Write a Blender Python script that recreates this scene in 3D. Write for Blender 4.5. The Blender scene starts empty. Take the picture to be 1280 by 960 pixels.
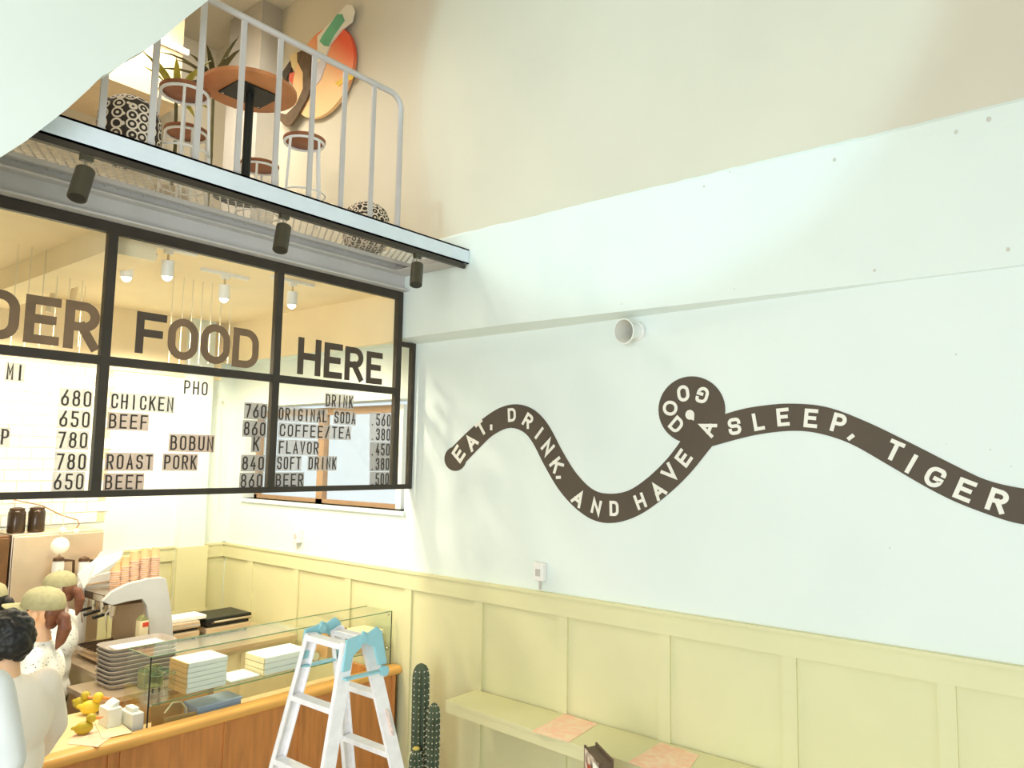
import bpy, bmesh, math, random
from mathutils import Vector, Matrix
random.seed(7)
C = bpy.context.scene.collection
scene = bpy.context.scene
R = math.radians
V = Vector

# ------------------------------------------------------------------ camera
FPX = 943.318
YAW, PITCH, ROLL = 0.88318646, 0.09869576, 0.01666662
CAM = V((0, 0, 2.65))
fwd = V((math.sin(YAW) * math.cos(PITCH), math.cos(YAW) * math.cos(PITCH), math.sin(PITCH)))
rgt0 = V((math.cos(YAW), -math.sin(YAW), 0))
up0 = rgt0.cross(fwd)
rgt = rgt0 * math.cos(ROLL) + up0 * math.sin(ROLL)
upv = -rgt0 * math.sin(ROLL) + up0 * math.cos(ROLL)
cd = bpy.data.cameras.new('camera')
cam = bpy.data.objects.new('camera', cd)
C.objects.link(cam)
cd.sensor_fit = 'HORIZONTAL'; cd.sensor_width = 36.0
cd.lens = 36.0 * FPX / 1280.0
cd.clip_start = 0.05; cd.clip_end = 200
m = Matrix((rgt, upv, -fwd)).transposed().to_4x4()
m.translation = CAM
cam.matrix_world = m
scene.camera = cam

def P(x, y, ax, v):
    """point of the photograph (1280x960) on the plane ax = v"""
    d = fwd + rgt * ((x - 640) / FPX) - upv * ((y - 480) / FPX)
    a = 'XYZ'.index(ax)
    return CAM + d * ((v - CAM[a]) / d[a])

# ------------------------------------------------------------------ world and light
w = bpy.data.worlds.new('world'); scene.world = w; w.use_nodes = True
bg = w.node_tree.nodes['Background']
bg.inputs['Color'].default_value = (0.82, 0.91, 0.95, 1)
bg.inputs['Strength'].default_value = 0.88
scene.view_settings.view_transform = 'Standard'
scene.view_settings.look = 'None'
scene.view_settings.gamma = 1.0
scene.view_settings.use_curve_mapping = False
scene.view_settings.exposure = 0.30

def lamp(kind, loc, target, energy, col, size=1.0, size_y=None, angle=60, blend=0.5, name='light'):
    ld = bpy.data.lights.new(name, kind); ld.energy = energy; ld.color = col
    if kind == 'AREA':
        ld.shape = 'RECTANGLE'; ld.size = size; ld.size_y = size_y or size
    elif kind == 'SPOT':
        ld.spot_size = R(angle); ld.spot_blend = blend; ld.shadow_soft_size = size
    else:
        ld.shadow_soft_size = size
    o = bpy.data.objects.new(name, ld); C.objects.link(o); o.location = loc
    if kind != 'POINT':
        o.rotation_euler = (V(target) - V(loc)).to_track_quat('-Z', 'Y').to_euler()
    return o
# daylight through the street windows behind the camera
lamp('AREA', (-2.9, 0.9, 2.5), (4.4, 4.8, 2.4), 300, (0.90, 0.97, 1.02), 3.6, 3.6, name='street_window_light')
# kitchen lamps, plus added spots without fixtures
lamp('SPOT', (0.4, 2.4, 6.8), (4.5, 2.65, 6.0), 195, (0.52, 0.95, 1.1), 0.10, angle=56, blend=0.18, name='wall_patch_light')  # added lamp without fixture, makes the bright patch on the right wall
KL = [P(158, 345, 'Z', 3.87), P(209, 344, 'Z', 3.87), P(280, 372, 'Z', 3.87), P(365, 380, 'Z', 3.87)]
for q in KL + [V((1.2, 5.6, 3.78)), V((3.4, 6.9, 3.78)), V((2.3, 6.9, 3.78))]:
    lamp('SPOT', q - V((0, 0, .06)), q + V((.05, .5, -3)), 58, (1.0, 0.90, 0.70), 0.05, angle=158, blend=0.5, name='kitchen_spot_light')
for q in (V((2.9, 7.1, 7.2)), V((2.3, 5.6, 7.3)), V((1.2, 6.5, 7.3))):
    lamp('SPOT', q, q + V((.2, .2, -3)), 105, (1.0, 0.93, 0.80), 0.12, angle=150, blend=0.6, name='upstairs_fill_light')  # added fill lights over the upper floor, no fixtures there

lamp('SPOT', (3.0, 5.9, 7.3), (3.7, 8.5, 5.6), 150, (1.0, 0.93, 0.80), 0.12, angle=90, blend=0.7, name='upstairs_fill_light')  # added spot that brightens the upstairs back wall

# ------------------------------------------------------------------ materials
def lin(c):
    return tuple(((v / 255.0) / 12.92 if v / 255.0 <= 0.04045 else ((v / 255.0 + 0.055) / 1.055) ** 2.4) for v in c)
MATS = {}
def mat(name, rgb, rough=0.6, metal=0.0, var=0.04, scale=6.0, bump=0.0, emit=None, es=0.0, spec=0.5, kind=None, rgb2=None):
    if name in MATS: return MATS[name]
    m = bpy.data.materials.new(name); m.use_nodes = True
    nt = m.node_tree; b = nt.nodes['Principled BSDF']
    c = lin(rgb)
    b.inputs['Roughness'].default_value = rough
    b.inputs['Metallic'].default_value = metal
    b.inputs['Specular IOR Level'].default_value = spec
    tc = nt.nodes.new('ShaderNodeTexCoord')
    mp = nt.nodes.new('ShaderNodeMapping'); nt.links.new(tc.outputs['Object'], mp.inputs['Vector'])
    n = nt.nodes.new('ShaderNodeTexNoise'); n.inputs['Scale'].default_value = scale; n.inputs['Detail'].default_value = 4
    nt.links.new(mp.outputs['Vector'], n.inputs['Vector'])
    r = nt.nodes.new('ShaderNodeValToRGB')
    c2 = lin(rgb2) if rgb2 else tuple(max(0, x * (1 - 2.2 * var)) for x in c)
    r.color_ramp.elements[0].position = 0.35; r.color_ramp.elements[0].color = (*c2, 1)
    r.color_ramp.elements[1].position = 0.62; r.color_ramp.elements[1].color = (*c, 1)
    nt.links.new(n.outputs['Fac'], r.inputs['Fac'])
    nt.links.new(r.outputs['Color'], b.inputs['Base Color'])
    if kind == 'wood':
        mp.inputs['Scale'].default_value = (6, 6, 0.7)
    if kind == 'woodx':
        mp.inputs['Scale'].default_value = (0.7, 6, 6)
    if bump:
        bp = nt.nodes.new('ShaderNodeBump'); bp.inputs['Strength'].default_value = bump; bp.inputs['Distance'].default_value = 0.02
        nt.links.new(n.outputs['Fac'], bp.inputs['Height']); nt.links.new(bp.outputs['Normal'], b.inputs['Normal'])
    if emit:
        b.inputs['Emission Color'].default_value = (*lin(emit), 1); b.inputs['Emission Strength'].default_value = es
    MATS[name] = m
    return m

def glassmat(name, tint=(0.97, 1.0, 0.98), base=0.04, rough=0.0):
    m = bpy.data.materials.new(name); m.use_nodes = True
    nt = m.node_tree; nt.nodes.clear()
    out = nt.nodes.new('ShaderNodeOutputMaterial')
    t = nt.nodes.new('ShaderNodeBsdfTransparent'); t.inputs['Color'].default_value = (*tint, 1)
    g = nt.nodes.new('ShaderNodeBsdfGlossy'); g.inputs['Roughness'].default_value = rough
    lw = nt.nodes.new('ShaderNodeLayerWeight'); lw.inputs['Blend'].default_value = 0.5
    pw = nt.nodes.new('ShaderNodeMath'); pw.operation = 'POWER'; pw.inputs[1].default_value = 4
    fr = nt.nodes.new('ShaderNodeMath'); fr.operation = 'MULTIPLY_ADD'; fr.inputs[1].default_value = 0.5; fr.inputs[2].default_value = 0.02
    nt.links.new(lw.outputs['Facing'], pw.inputs[0]); nt.links.new(pw.outputs[0], fr.inputs[0])
    mx = nt.nodes.new('ShaderNodeMixShader')
    nt.links.new(fr.outputs[0], mx.inputs[0]); nt.links.new(t.outputs[0], mx.inputs[1]); nt.links.new(g.outputs[0], mx.inputs[2])
    nt.links.new(mx.outputs[0], out.inputs['Surface'])
    MATS[name] = m
    return m

def filmmat(name, rgb, alpha):
    m = bpy.data.materials.new(name); m.use_nodes = True
    b = m.node_tree.nodes['Principled BSDF']
    b.inputs['Base Color'].default_value = (*lin(rgb), 1); b.inputs['Alpha'].default_value = alpha
    b.inputs['Roughness'].default_value = 0.35
    MATS[name] = m
    return m

M_white = mat('white_plaster', (229, 237, 229), 0.85, var=0.012, scale=1.6, bump=0.10)
M_lower = mat('lower_plaster', (229, 237, 230), 0.85, var=0.010, scale=1.3, bump=0.06)
M_upper = mat('upper_plaster', (218, 210, 190), 0.9, var=0.02, scale=0.9)
M_green = mat('sage_paint', (224, 219, 172), 0.55, var=0.015, scale=2.0)
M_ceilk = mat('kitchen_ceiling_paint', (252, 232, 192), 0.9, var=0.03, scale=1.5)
M_floor = mat('concrete_floor', (206, 198, 184), 0.5, var=0.08, scale=2.0)
M_grey = mat('pale_grey_paint', (196, 190, 185), 0.45, var=0.02)
M_fascia = mat('blue_grey_paint', (222, 232, 238), 0.45, var=0.02)
M_beam = mat('beam_grey_paint', (204, 200, 195), 0.5, var=0.02)
M_black = mat('blackened_steel', (62, 54, 44), 0.45, 0.2, var=0.1)
M_lampb = mat('lamp_bronze_black', (72, 66, 50), 0.45, 0.2, var=0.05)
M_ink = mat('letter_brown_black', (78, 64, 50), 0.6, var=0.04)
M_ink2 = mat('letter_faded_brown', (128, 102, 74), 0.6, var=0.08)
M_inkt = mat('letter_thin_ink', (62, 52, 44), 0.6, var=0.04)
M_snake = mat('mural_brown_black', (90, 78, 64), 0.8, var=0.05, scale=2.0)
M_cream = mat('mural_cream', (240, 236, 222), 0.8, var=0.01)
M_wood = mat('counter_wood', (208, 138, 76), 0.45, var=0.10, scale=4, kind='wood')
M_woodcap = mat('counter_cap_wood', (238, 178, 92), 0.35, var=0.06, scale=4, kind='woodx')
M_woodtop = mat('counter_top_wood', (242, 214, 158), 0.35, var=0.04, scale=4, kind='woodx')
M_seat = mat('stool_seat_wood', (160, 98, 60), 0.5, var=0.10, scale=8)
M_table = mat('table_wood', (200, 130, 78), 0.5, var=0.06, scale=5)
M_blackm = mat('black_metal', (34, 36, 32), 0.4, 0.3, var=0.05)
M_wmetal = mat('white_metal', (240, 238, 232), 0.4, var=0.01)
M_alu = mat('brushed_aluminium', (244, 240, 238), 0.38, 0.10, var=0.04, scale=20)
M_blue = mat('light_blue_plastic', (146, 196, 202), 0.45, var=0.03)
M_brown = mat('window_brown', (172, 138, 104), 0.6, var=0.05)
M_steel = mat('stainless_steel', (225, 205, 178), 0.32, 0.6, var=0.05, scale=3)
M_bsteel = mat('warm_dark_steel', (128, 92, 58), 0.4, 0.4, var=0.1)
M_chrome = mat('chrome', (215, 205, 190), 0.15, 0.95, var=0.02)
M_esp = mat('espresso_grey_panel', (202, 204, 204), 0.35, 0.1, var=0.02)
M_espd = mat('espresso_dark', (92, 66, 44), 0.4, 0.4, var=0.2, scale=20)
M_tray = mat('grey_tray_plastic', (172, 162, 150), 0.5, var=0.03)
M_paper = mat('white_paper', (246, 247, 240), 0.8, var=0.01)
M_stack = mat('pale_paper_stack', (238, 240, 234), 0.8, var=0.02)
M_kraft = mat('kraft_card', (222, 178, 118), 0.8, var=0.06)
M_kraftp = mat('pale_kraft', (244, 228, 184), 0.8, var=0.04)
M_bluebox = mat('blue_plastic_box', (176, 192, 218), 0.4, var=0.04)
M_cupb = mat('cup_buff', (236, 190, 140), 0.7, var=0.03)
M_cupp = mat('cup_pinkish', (232, 200, 182), 0.7, var=0.03)
M_skin = mat('skin', (238, 190, 148), 0.55, var=0.03)
M_skin2 = mat('pale_skin', (240, 214, 194), 0.55, var=0.03)
M_capf = mat('olive_cap_cloth', (172, 166, 126), 0.85, var=0.06, scale=30)
M_hairk = mat('black_hair', (30, 28, 22), 0.55, var=0.5, scale=40)
M_hairb = mat('brown_hair', (122, 74, 50), 0.5, var=0.10, scale=40)
M_beige = mat('beige_shirt', (250, 240, 224), 0.9, var=0.03, scale=3)
M_lgrey = mat('light_grey_shirt', (226, 228, 224), 0.9, var=0.03, scale=3)
M_trouser = mat('dark_trousers', (70, 66, 62), 0.9, var=0.05)
M_cactus = mat('cactus_green', (84, 98, 74), 0.6, var=0.15, scale=14)
M_spine = mat('cactus_spine', (232, 226, 200), 0.7)
M_cyel = mat('cactus_bud', (206, 186, 96), 0.6, var=0.1)
M_pink = mat('pink_print_paper', (250, 200, 170), 0.7, var=0.10, scale=22, rgb2=(250, 222, 190))
M_leaf = mat('palm_leaf', (192, 184, 72), 0.5, var=0.2, scale=8)
M_leafd = mat('dark_palm_leaf', (104, 96, 52), 0.5, var=0.2, scale=8)
M_yel = mat('toy_yellow', (240, 208, 60), 0.4, var=0.05)
M_yelg = mat('toy_olive_yellow', (196, 174, 40), 0.4, var=0.05)
M_red = mat('red_plastic', (214, 72, 48), 0.4, var=0.05)
M_orange = mat('toy_orange', (240, 150, 70), 0.4, var=0.05)
M_brack = mat('menu_holder_brown', (104, 84, 64), 0.6, var=0.06)
M_tile = mat('white_tile', (238, 240, 226), 0.25, var=0.01)
M_grout = mat('tile_grout', (216, 204, 168), 0.9, var=0.02)
M_green2 = mat('olive_plastic', (150, 152, 100), 0.5, var=0.1)
M_soil = mat('pot_soil', (90, 70, 50), 0.9, var=0.2)
M_pot = mat('terracotta_pot', (196, 178, 150), 0.8, var=0.05)
M_glow = mat('lamp_glow', (255, 250, 232), 0.5, emit=(255, 246, 220), es=14.0)
M_strip = mat('strip_glow', (255, 252, 240), 0.5, emit=(255, 250, 235), es=2.0)
M_bulb = mat('frosted_bulb', (252, 244, 214), 0.5, emit=(255, 240, 200), es=0.25)
M_glass = glassmat('clear_glass', (0.985, 0.99, 0.98))
M_gglass = glassmat('green_edge_glass', (0.975, 0.995, 0.98))
M_gedge = mat('glass_edge_green', (128, 160, 120), 0.15, var=0.1)
M_bottle = glassmat('bottle_glass', (0.96, 0.98, 0.96))
M_tileletter = filmmat('clear_letter_tile', (206, 198, 188), 0.45)
M_tilepink = filmmat('pinkish_letter_tile', (210, 178, 158), 0.62)
M_tilegrey = filmmat('grey_letter_tile', (190, 184, 176), 0.70)
# patterned materials
def hexmat():
    m = bpy.data.materials.new('flower_ring_fabric'); m.use_nodes = True
    nt = m.node_tree; b = nt.nodes['Principled BSDF']; b.inputs['Roughness'].default_value = 0.85
    tc = nt.nodes.new('ShaderNodeTexCoord'); vo = nt.nodes.new('ShaderNodeTexVoronoi')
    vo.inputs['Scale'].default_value = 17; vo.inputs['Randomness'].default_value = 0.12
    nt.links.new(tc.outputs['Object'], vo.inputs['Vector'])
    r = nt.nodes.new('ShaderNodeValToRGB'); r.color_ramp.interpolation = 'CONSTANT'
    e = r.color_ramp.elements
    lt = (*lin((238, 222, 200)), 1); dk = (*lin((60, 50, 42)), 1)
    e[0].position = 0; e[0].color = lt
    e[1].position = 0.20; e[1].color = dk
    x = e.new(0.40); x.color = lt
    x = e.new(0.56); x.color = dk
    nt.links.new(vo.outputs['Distance'], r.inputs['Fac']); nt.links.new(r.outputs['Color'], b.inputs['Base Color'])
    MATS['hex'] = m; return m
M_hex = hexmat()
def speckmat():
    m = bpy.data.materials.new('speckled_white_cloth'); m.use_nodes = True
    nt = m.node_tree; b = nt.nodes['Principled BSDF']; b.inputs['Roughness'].default_value = 0.9
    tc = nt.nodes.new('ShaderNodeTexCoord'); vo = nt.nodes.new('ShaderNodeTexVoronoi'); vo.inputs['Scale'].default_value = 38
    nt.links.new(tc.outputs['Object'], vo.inputs['Vector'])
    r = nt.nodes.new('ShaderNodeValToRGB'); r.color_ramp.interpolation = 'CONSTANT'
    e = r.color_ramp.elements
    e[0].position = 0; e[0].color = (*lin((120, 112, 96)), 1); e[1].position = 0.17; e[1].color = (*lin((244, 246, 240)), 1)
    nt.links.new(vo.outputs['Distance'], r.inputs['Fac']); nt.links.new(r.outputs['Color'], b.inputs['Base Color'])
    return m
M_speck = speckmat()

# ------------------------------------------------------------------ mesh builder
class MB:
    def __init__(s): s.v = []; s.f = []
    def add(s, vs, fs):
        n = len(s.v); s.v += [V(v) for v in vs]; s.f += [[i + n for i in f] for f in fs]; return s
    def box(s, a, b):
        x0, y0, z0 = [min(a[i], b[i]) for i in range(3)]; x1, y1, z1 = [max(a[i], b[i]) for i in range(3)]
        return s.add([(x0,y0,z0),(x1,y0,z0),(x1,y1,z0),(x0,y1,z0),(x0,y0,z1),(x1,y0,z1),(x1,y1,z1),(x0,y1,z1)],
                     [(3,2,1,0),(4,5,6,7),(0,1,5,4),(1,2,6,5),(2,3,7,6),(3,0,4,7)])
    def bar(s, p, q, a, b, side=(0, 0, 1)):
        p, q = V(p), V(q); d = (q - p).normalized(); sd = V(side)
        u = sd.cross(d)
        if u.length < 1e-4: u = V((1, 0, 0)).cross(d)
        u.normalize(); w_ = d.cross(u).normalized()
        vs = []
        for c in (p, q):
            for (i, j) in ((-1,-1),(1,-1),(1,1),(-1,1)): vs.append(c + u * (i * a / 2) + w_ * (j * b / 2))
        return s.add(vs, [(3,2,1,0),(4,5,6,7),(0,1,5,4),(1,2,6,5),(2,3,7,6),(3,0,4,7)])
    def tube(s, pts, r, n=8, cap=True, closed=False):
        pts = [V(p) for p in pts]; N = len(pts)
        rs = r if isinstance(r, (list, tuple)) else [r] * N
        base = len(s.v); prev = None
        for i, p in enumerate(pts):
            if closed: d = pts[(i + 1) % N] - pts[i - 1]
            else: d = pts[min(i + 1, N - 1)] - pts[max(i - 1, 0)]
            d.normalize()
            if prev is None:
                u = d.cross(V((0, 0, 1)))
                if u.length < 0.05: u = d.cross(V((1, 0, 0)))
            else: u = prev - d * prev.dot(d)
            u.normalize(); prev = u; w_ = d.cross(u)
            for k in range(n):
                a = 2 * math.pi * k / n
                s.v.append(p + u * (rs[i] * math.cos(a)) + w_ * (rs[i] * math.sin(a)))
        for i in range(N if closed else N - 1):
            for k in range(n):
                j = (i + 1) % N
                s.f.append([base + i*n + k, base + i*n + (k+1) % n, base + j*n + (k+1) % n, base + j*n + k])
        if cap and not closed:
            s.f.append([base + k for k in range(n)][::-1]); s.f.append([base + (N-1)*n + k for k in range(n)])
        return s
    def cyl(s, p, q, r, r2=None, n=16): return s.tube([p, q], [r, r if r2 is None else r2], n)
    def lathe(s, prof, c=(0,0,0), n=20, sx=1, sy=1, fn=None, cap=True):
        c = V(c); base = len(s.v)
        for (r, z) in prof:
            for k in range(n):
                a = 2*math.pi*k/n; rr = r * (fn(a, z) if fn else 1)
                s.v.append(c + V((rr*math.cos(a)*sx, rr*math.sin(a)*sy, z)))
        for i in range(len(prof)-1):
            for k in range(n):
                s.f.append([base+i*n+k, base+i*n+(k+1)%n, base+(i+1)*n+(k+1)%n, base+(i+1)*n+k])
        if cap:
            s.f.append([base+k for k in range(n)][::-1]); s.f.append([base+(len(prof)-1)*n+k for k in range(n)])
        return s
    def ball(s, c, r, n=14, sc=(1,1,1), mtx=None):
        prof = []
        base = len(s.v); H = n // 2 + 1
        for i in range(H + 1):
            t = math.pi * (0.001 + 0.998 * i / H)
            for k in range(n):
                a = 2*math.pi*k/n
                p = V((r*math.sin(t)*math.cos(a)*sc[0], r*math.sin(t)*math.sin(a)*sc[1], -r*math.cos(t)*sc[2]))
                s.v.append(V(c) + (mtx @ p if mtx else p))
        for i in range(H):
            for k in range(n):
                s.f.append([base+i*n+k, base+i*n+(k+1)%n, base+(i+1)*n+(k+1)%n, base+(i+1)*n+k])
        s.f.append([base+k for k in range(n)][::-1]); s.f.append([base+H*n+k for k in range(n)])
        return s
    def prism(s, pts, off):
        pts = [V(p) for p in pts]; off = V(off); n = len(pts)
        vs = pts + [p + off for p in pts]
        fs = [list(range(n)), list(range(2*n-1, n-1, -1))]
        for i in range(n):
            j = (i+1) % n; fs.append([j, i, i+n, j+n])
        return s.add(vs, fs)
    def build(s, name, material, parent=None, smooth=False, bevel=0, **kw):
        off = V((0, 0, 0)); p = parent
        while p: off += p.location; p = p.parent
        me = bpy.data.meshes.new(name)
        me.from_pydata([tuple(v - off) for v in s.v], [], s.f); me.update()
        bm = bmesh.new(); bm.from_mesh(me); bmesh.ops.recalc_face_normals(bm, faces=bm.faces); bm.to_mesh(me); bm.free()
        if smooth:
            me.polygons.foreach_set('use_smooth', [True] * len(me.polygons))
            try: me.set_sharp_from_angle(angle=R(38))
            except Exception: pass
        me.materials.append(material)
        o = bpy.data.objects.new(name, me); C.objects.link(o)
        if parent: o.parent = parent
        if bevel:
            b = o.modifiers.new('bevel', 'BEVEL'); b.width = bevel; b.segments = 2; b.limit_method = 'ANGLE'
        for k, v in kw.items(): o[k] = v
        return o

def thing(name, label, cat, loc=(0, 0, 0), group=None):
    o = bpy.data.objects.new(name, None); C.objects.link(o); o.location = loc
    o.empty_display_size = 0.1
    o['label'] = label; o['category'] = cat
    if group: o['group'] = group
    return o
def copy_tree(o, parent=None):
    c = o.copy(); C.objects.link(c); c.parent = parent
    for ch in list(o.children): copy_tree(ch, c)
    return c
def dup(o, loc, label, rz=0, group=None):
    c = copy_tree(o); c.location = loc; c.rotation_euler = (0, 0, rz); c['label'] = label
    if group: c['group'] = group
    return c
def struct(name, mb, m_, parent=None, **kw):
    o = mb.build(name, m_, parent, **kw)
    if not parent: o['kind'] = 'structure'
    return o

# ------------------------------------------------------------------ stroke lettering
r1 = 1
GL = {
 'A': [([(0,0,0),(.5,1,0),(1,0,0)],0), ([(.16,.32,0),(.84,.32,0)],0)],
 'B': [([(0,0,0),(0,1,0)],0), ([(0,1,2),(.92,1,1),(.92,.53,1),(0,.53,2)],0), ([(0,.53,2),(1,.53,1),(1,0,1),(0,0,2)],0)],
 'C': [([(1,.70,0),(1,1,1),(0,1,1),(0,0,1),(1,0,1),(1,.30,0)],0)],
 'D': [([(0,0,0),(0,1,0),(1,1,1),(1,0,1)],1)],
 'E': [([(1,1,0),(0,1,0),(0,0,0),(1,0,0)],0), ([(0,.52,2),(.85,.52,0)],0)],
 'F': [([(1,1,0),(0,1,0),(0,0,0)],0), ([(0,.5,2),(.85,.5,0)],0)],
 'G': [([(1,.80,0),(1,1,1),(0,1,1),(0,0,1),(1,0,1),(1,.44,0),(.6,.44,0)],0)],
 'H': [([(0,0,0),(0,1,0)],0), ([(1,0,0),(1,1,0)],0), ([(0,.5,0),(1,.5,0)],0)],
 'I': [([(.5,0,0),(.5,1,0)],0)],
 'K': [([(0,0,0),(0,1,0)],0), ([(1,1,0),(0,.38,0)],0), ([(.36,.6,0),(1,0,0)],0)],
 'L': [([(0,1,0),(0,0,0),(1,0,0)],0)],
 'M': [([(0,0,0),(0,1,0),(.5,.35,0),(1,1,0),(1,0,0)],0)],
 'N': [([(0,0,0),(0,1,0),(1,0,0),(1,1,0)],0)],
 'O': [([(0,0,1),(0,1,1),(1,1,1),(1,0,1)],1)],
 'P': [([(0,0,0),(0,1,0),(1,1,1),(1,.45,1),(0,.45,2)],0)],
 'R': [([(0,0,0),(0,1,0),(1,1,1),(1,.47,1),(0,.47,2)],0), ([(.5,.47,0),(1,0,0)],0)],
 'S': [([(1,.76,0),(1,1,1),(0,1,1),(0,.52,1),(1,.52,1),(1,0,1),(0,0,1),(0,.24,0)],0)],
 'T': [([(0,1,0),(1,1,0)],0), ([(.5,1,0),(.5,0,0)],0)],
 'U': [([(0,1,0),(0,0,1),(1,0,1),(1,1,0)],0)],
 'V': [([(0,1,0),(.5,0,0),(1,1,0)],0)],
 '/': [([(0,0,0),(1,1,0)],0)],
 ',': [([(.6,.58,0),(.42,.38,0)],0)],
 '.': [([(.45,.0,0),(.55,.0,0)],0)],
 '0': [([(0,0,1),(0,1,1),(1,1,1),(1,0,1)],1)],
 '3': [([(0,.8,0),(0,1,1),(1,1,1),(1,.54,1),(.4,.54,0)],0), ([(.4,.54,0),(1,.54,1),(1,0,1),(0,0,1),(0,.2,0)],0)],
 '4': [([(.62,1,0),(0,.28,0),(1,.28,0)],0), ([(.75,.5,0),(.75,0,0)],0)],
 '5': [([(.95,1,0),(.06,1,0),(.06,.58,0),(1,.6,1),(1,0,1),(0,0,1),(0,.2,0)],0)],
 '6': [([(0,0,1),(0,.58,1),(1,.58,1),(1,0,1)],1), ([(.8,1,0),(.0,.36,0)],0)],
 '7': [([(0,1,0),(1,1,0),(.35,0,0)],0)],
 '8': [([(.06,.54,1),(.06,1,1),(.94,1,1),(.94,.54,1)],1), ([(0,0,1),(0,.54,1),(1,.54,1),(1,0,1)],1)],
}
def rounded(pts, closed, rad):
    out = []; n = len(pts)
    for i, (x, y, k) in enumerate(pts):
        p = V((x, y))
        if not k or (not closed and i in (0, n-1)): out.append(p); continue
        a = V(pts[i-1][:2]); b = V(pts[(i+1) % n][:2])
        la, lb = (a-p).length, (b-p).length
        ra = min(rad, la * (0.5 if pts[i-1][2] else 0.95), lb * (0.5 if pts[(i+1) % n][2] else 0.95))
        s_, e_ = p + (a-p).normalized()*ra, p + (b-p).normalized()*ra
        c = s_ + e_ - p
        for t in range(7):
            th = math.pi/2 * t/6
            out.append(c + (s_-c)*math.cos(th) + (e_-c)*math.sin(th))
    res = []
    for p in out:
        if not res or (p-res[-1]).length > 1e-6: res.append(p)
    if closed and (res[0]-res[-1]).length < 1e-6: res.pop()
    return res
def glyph(mb, ch, org, ru, uu, wd, ht, th, depth, cap=False):
    """letter with lower left corner org, right/up unit vectors, thickness of stroke th, relief depth along ru x uu"""
    nn0 = ru.cross(uu)
    if ch not in GL: return
    for si, (pts, closed) in enumerate(GL[ch]):
        nn = nn0 * (depth + si*0.0004)
        q = [(th/2 + x*(wd-th), th/2 + y*(ht-th), k) for x, y, k in pts]
        inn = (not closed and pts[0][2] == 2, not closed and pts[-1][2] == 2)
        if inn[0]: q[0] = (q[0][0]+th/2, q[0][1], 0)
        if inn[1]: q[-1] = (q[-1][0]+th/2, q[-1][1], 0)
        pl = rounded(q, closed, (wd-th)*0.5)
        N = len(pl)
        if not closed and cap is False and ch not in 'AV7K/': pass
        L, Rr = [], []
        for i, p in enumerate(pl):
            if closed: d0 = (p - pl[i-1]).normalized(); d1 = (pl[(i+1) % N] - p).normalized()
            else:
                d0 = (p - pl[i-1]).normalized() if i else (pl[1]-p).normalized()
                d1 = (pl[i+1]-p).normalized() if i < N-1 else d0
            n0 = V((-d0.y, d0.x)); n1 = V((-d1.y, d1.x)); b = (n0+n1)
            if b.length < 1e-5: b = n0.copy()
            b.normalize(); s = th/2 / max(0.35, b.dot(n1))
            pp = p.copy()
            if not closed and i == 0 and not inn[0]: pp = p - d1*(th/2)
            if not closed and i == N-1 and not inn[1]: pp = p + d0*(th/2)
            L.append(pp + b*s); Rr.append(pp - b*s)
        if ch == 'V' or ch == 'A':
            pass
        W3 = lambda p: org + ru*p.x + uu*p.y
        base = len(mb.v)
        for a, b in zip(L, Rr): mb.v += [W3(a), W3(b), W3(a)+nn, W3(b)+nn]
        for i in range(N if closed else N-1):
            j = (i+1) % N; a, b = base+4*i, base+4*j
            mb.f += [[a, a+1, b+1, b], [a+2, b+2, b+3, a+3], [a, b, b+2, a+2], [a+1, a+3, b+3, b+1]]
        if not closed:
            a = base; b = base+4*(N-1)
            mb.f += [[a, a+2, a+3, a+1], [b, b+1, b+3, b+2]]

# ------------------------------------------------------------------ setting
XW, XB, XU = 4.5, 4.338, 4.50          # lower wall, beam face, upper wall
ZST, ZLED, ZC = 3.6425, 4.468, 7.6
YK, YF, YB = 7.716, 4.783, 4.025
struct('floor', MB().box((-3, -3, -0.1), (4.9, 8.8, 0)), M_floor)
struct('ceiling', MB().box((-3, -3, ZC), (4.9, 8.8, ZC+0.12)), M_upper)
# unseen lintels above the street windows, added to keep daylight off the upper wall
struct('wall_front', MB().box((-3, -3.15, 4.9), (4.75, -3, ZC)), M_upper)
# right wall: lower plaster with window opening, protruding beam, upper wall
wy0, wy1, wz0 = 4.874, 7.42, 2.185
wz1 = P(470, 500, 'X', XW).z
wr = struct('wall_right', MB().box((XW, -3, 0), (4.75, wy0, ZST+0.05)).box((XW, wy1, 0), (4.75, 8.8, ZST+0.05))
       .box((XW, wy0, 0), (4.75, wy1, wz0)).box((XW, wy0, wz1), (4.75, wy1, ZST+0.05)), M_lower)
mb = MB()
# concrete beam with a rough, chipped top edge
n = 150; ys = [-3 + i*(8.8+3)/n for i in range(n+1)]
row = []
for y in ys:
    j = random.uniform(-0.012, 0.006) if random.random() < 0.5 else 0
    f = min(1, max(0, (3.6-y)/2.6)); xb = XB + .148*f; zl = 2.65 + .4191*xb
    row.append([(xb, y, ZST+.02), (xb, y, zl - 0.02 + j), (xb+0.010, y, zl + j*0.5), (XB+0.3, y, zl+0.01), (XB+0.3, y, ZST-.04)])
vs = [p for r_ in row for p in r_]
fs = []
for i in range(n):
    for k in range(5): fs.append([5*i+k, 5*i+(k+1) % 5, 5*(i+1)+(k+1) % 5, 5*(i+1)+k])
fs += [[4,3,2,1,0], [5*n+k for k in range(5)]]
mb.add(vs, fs)
bm_ = mb.build('concrete_beam', M_white, wr)
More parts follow.
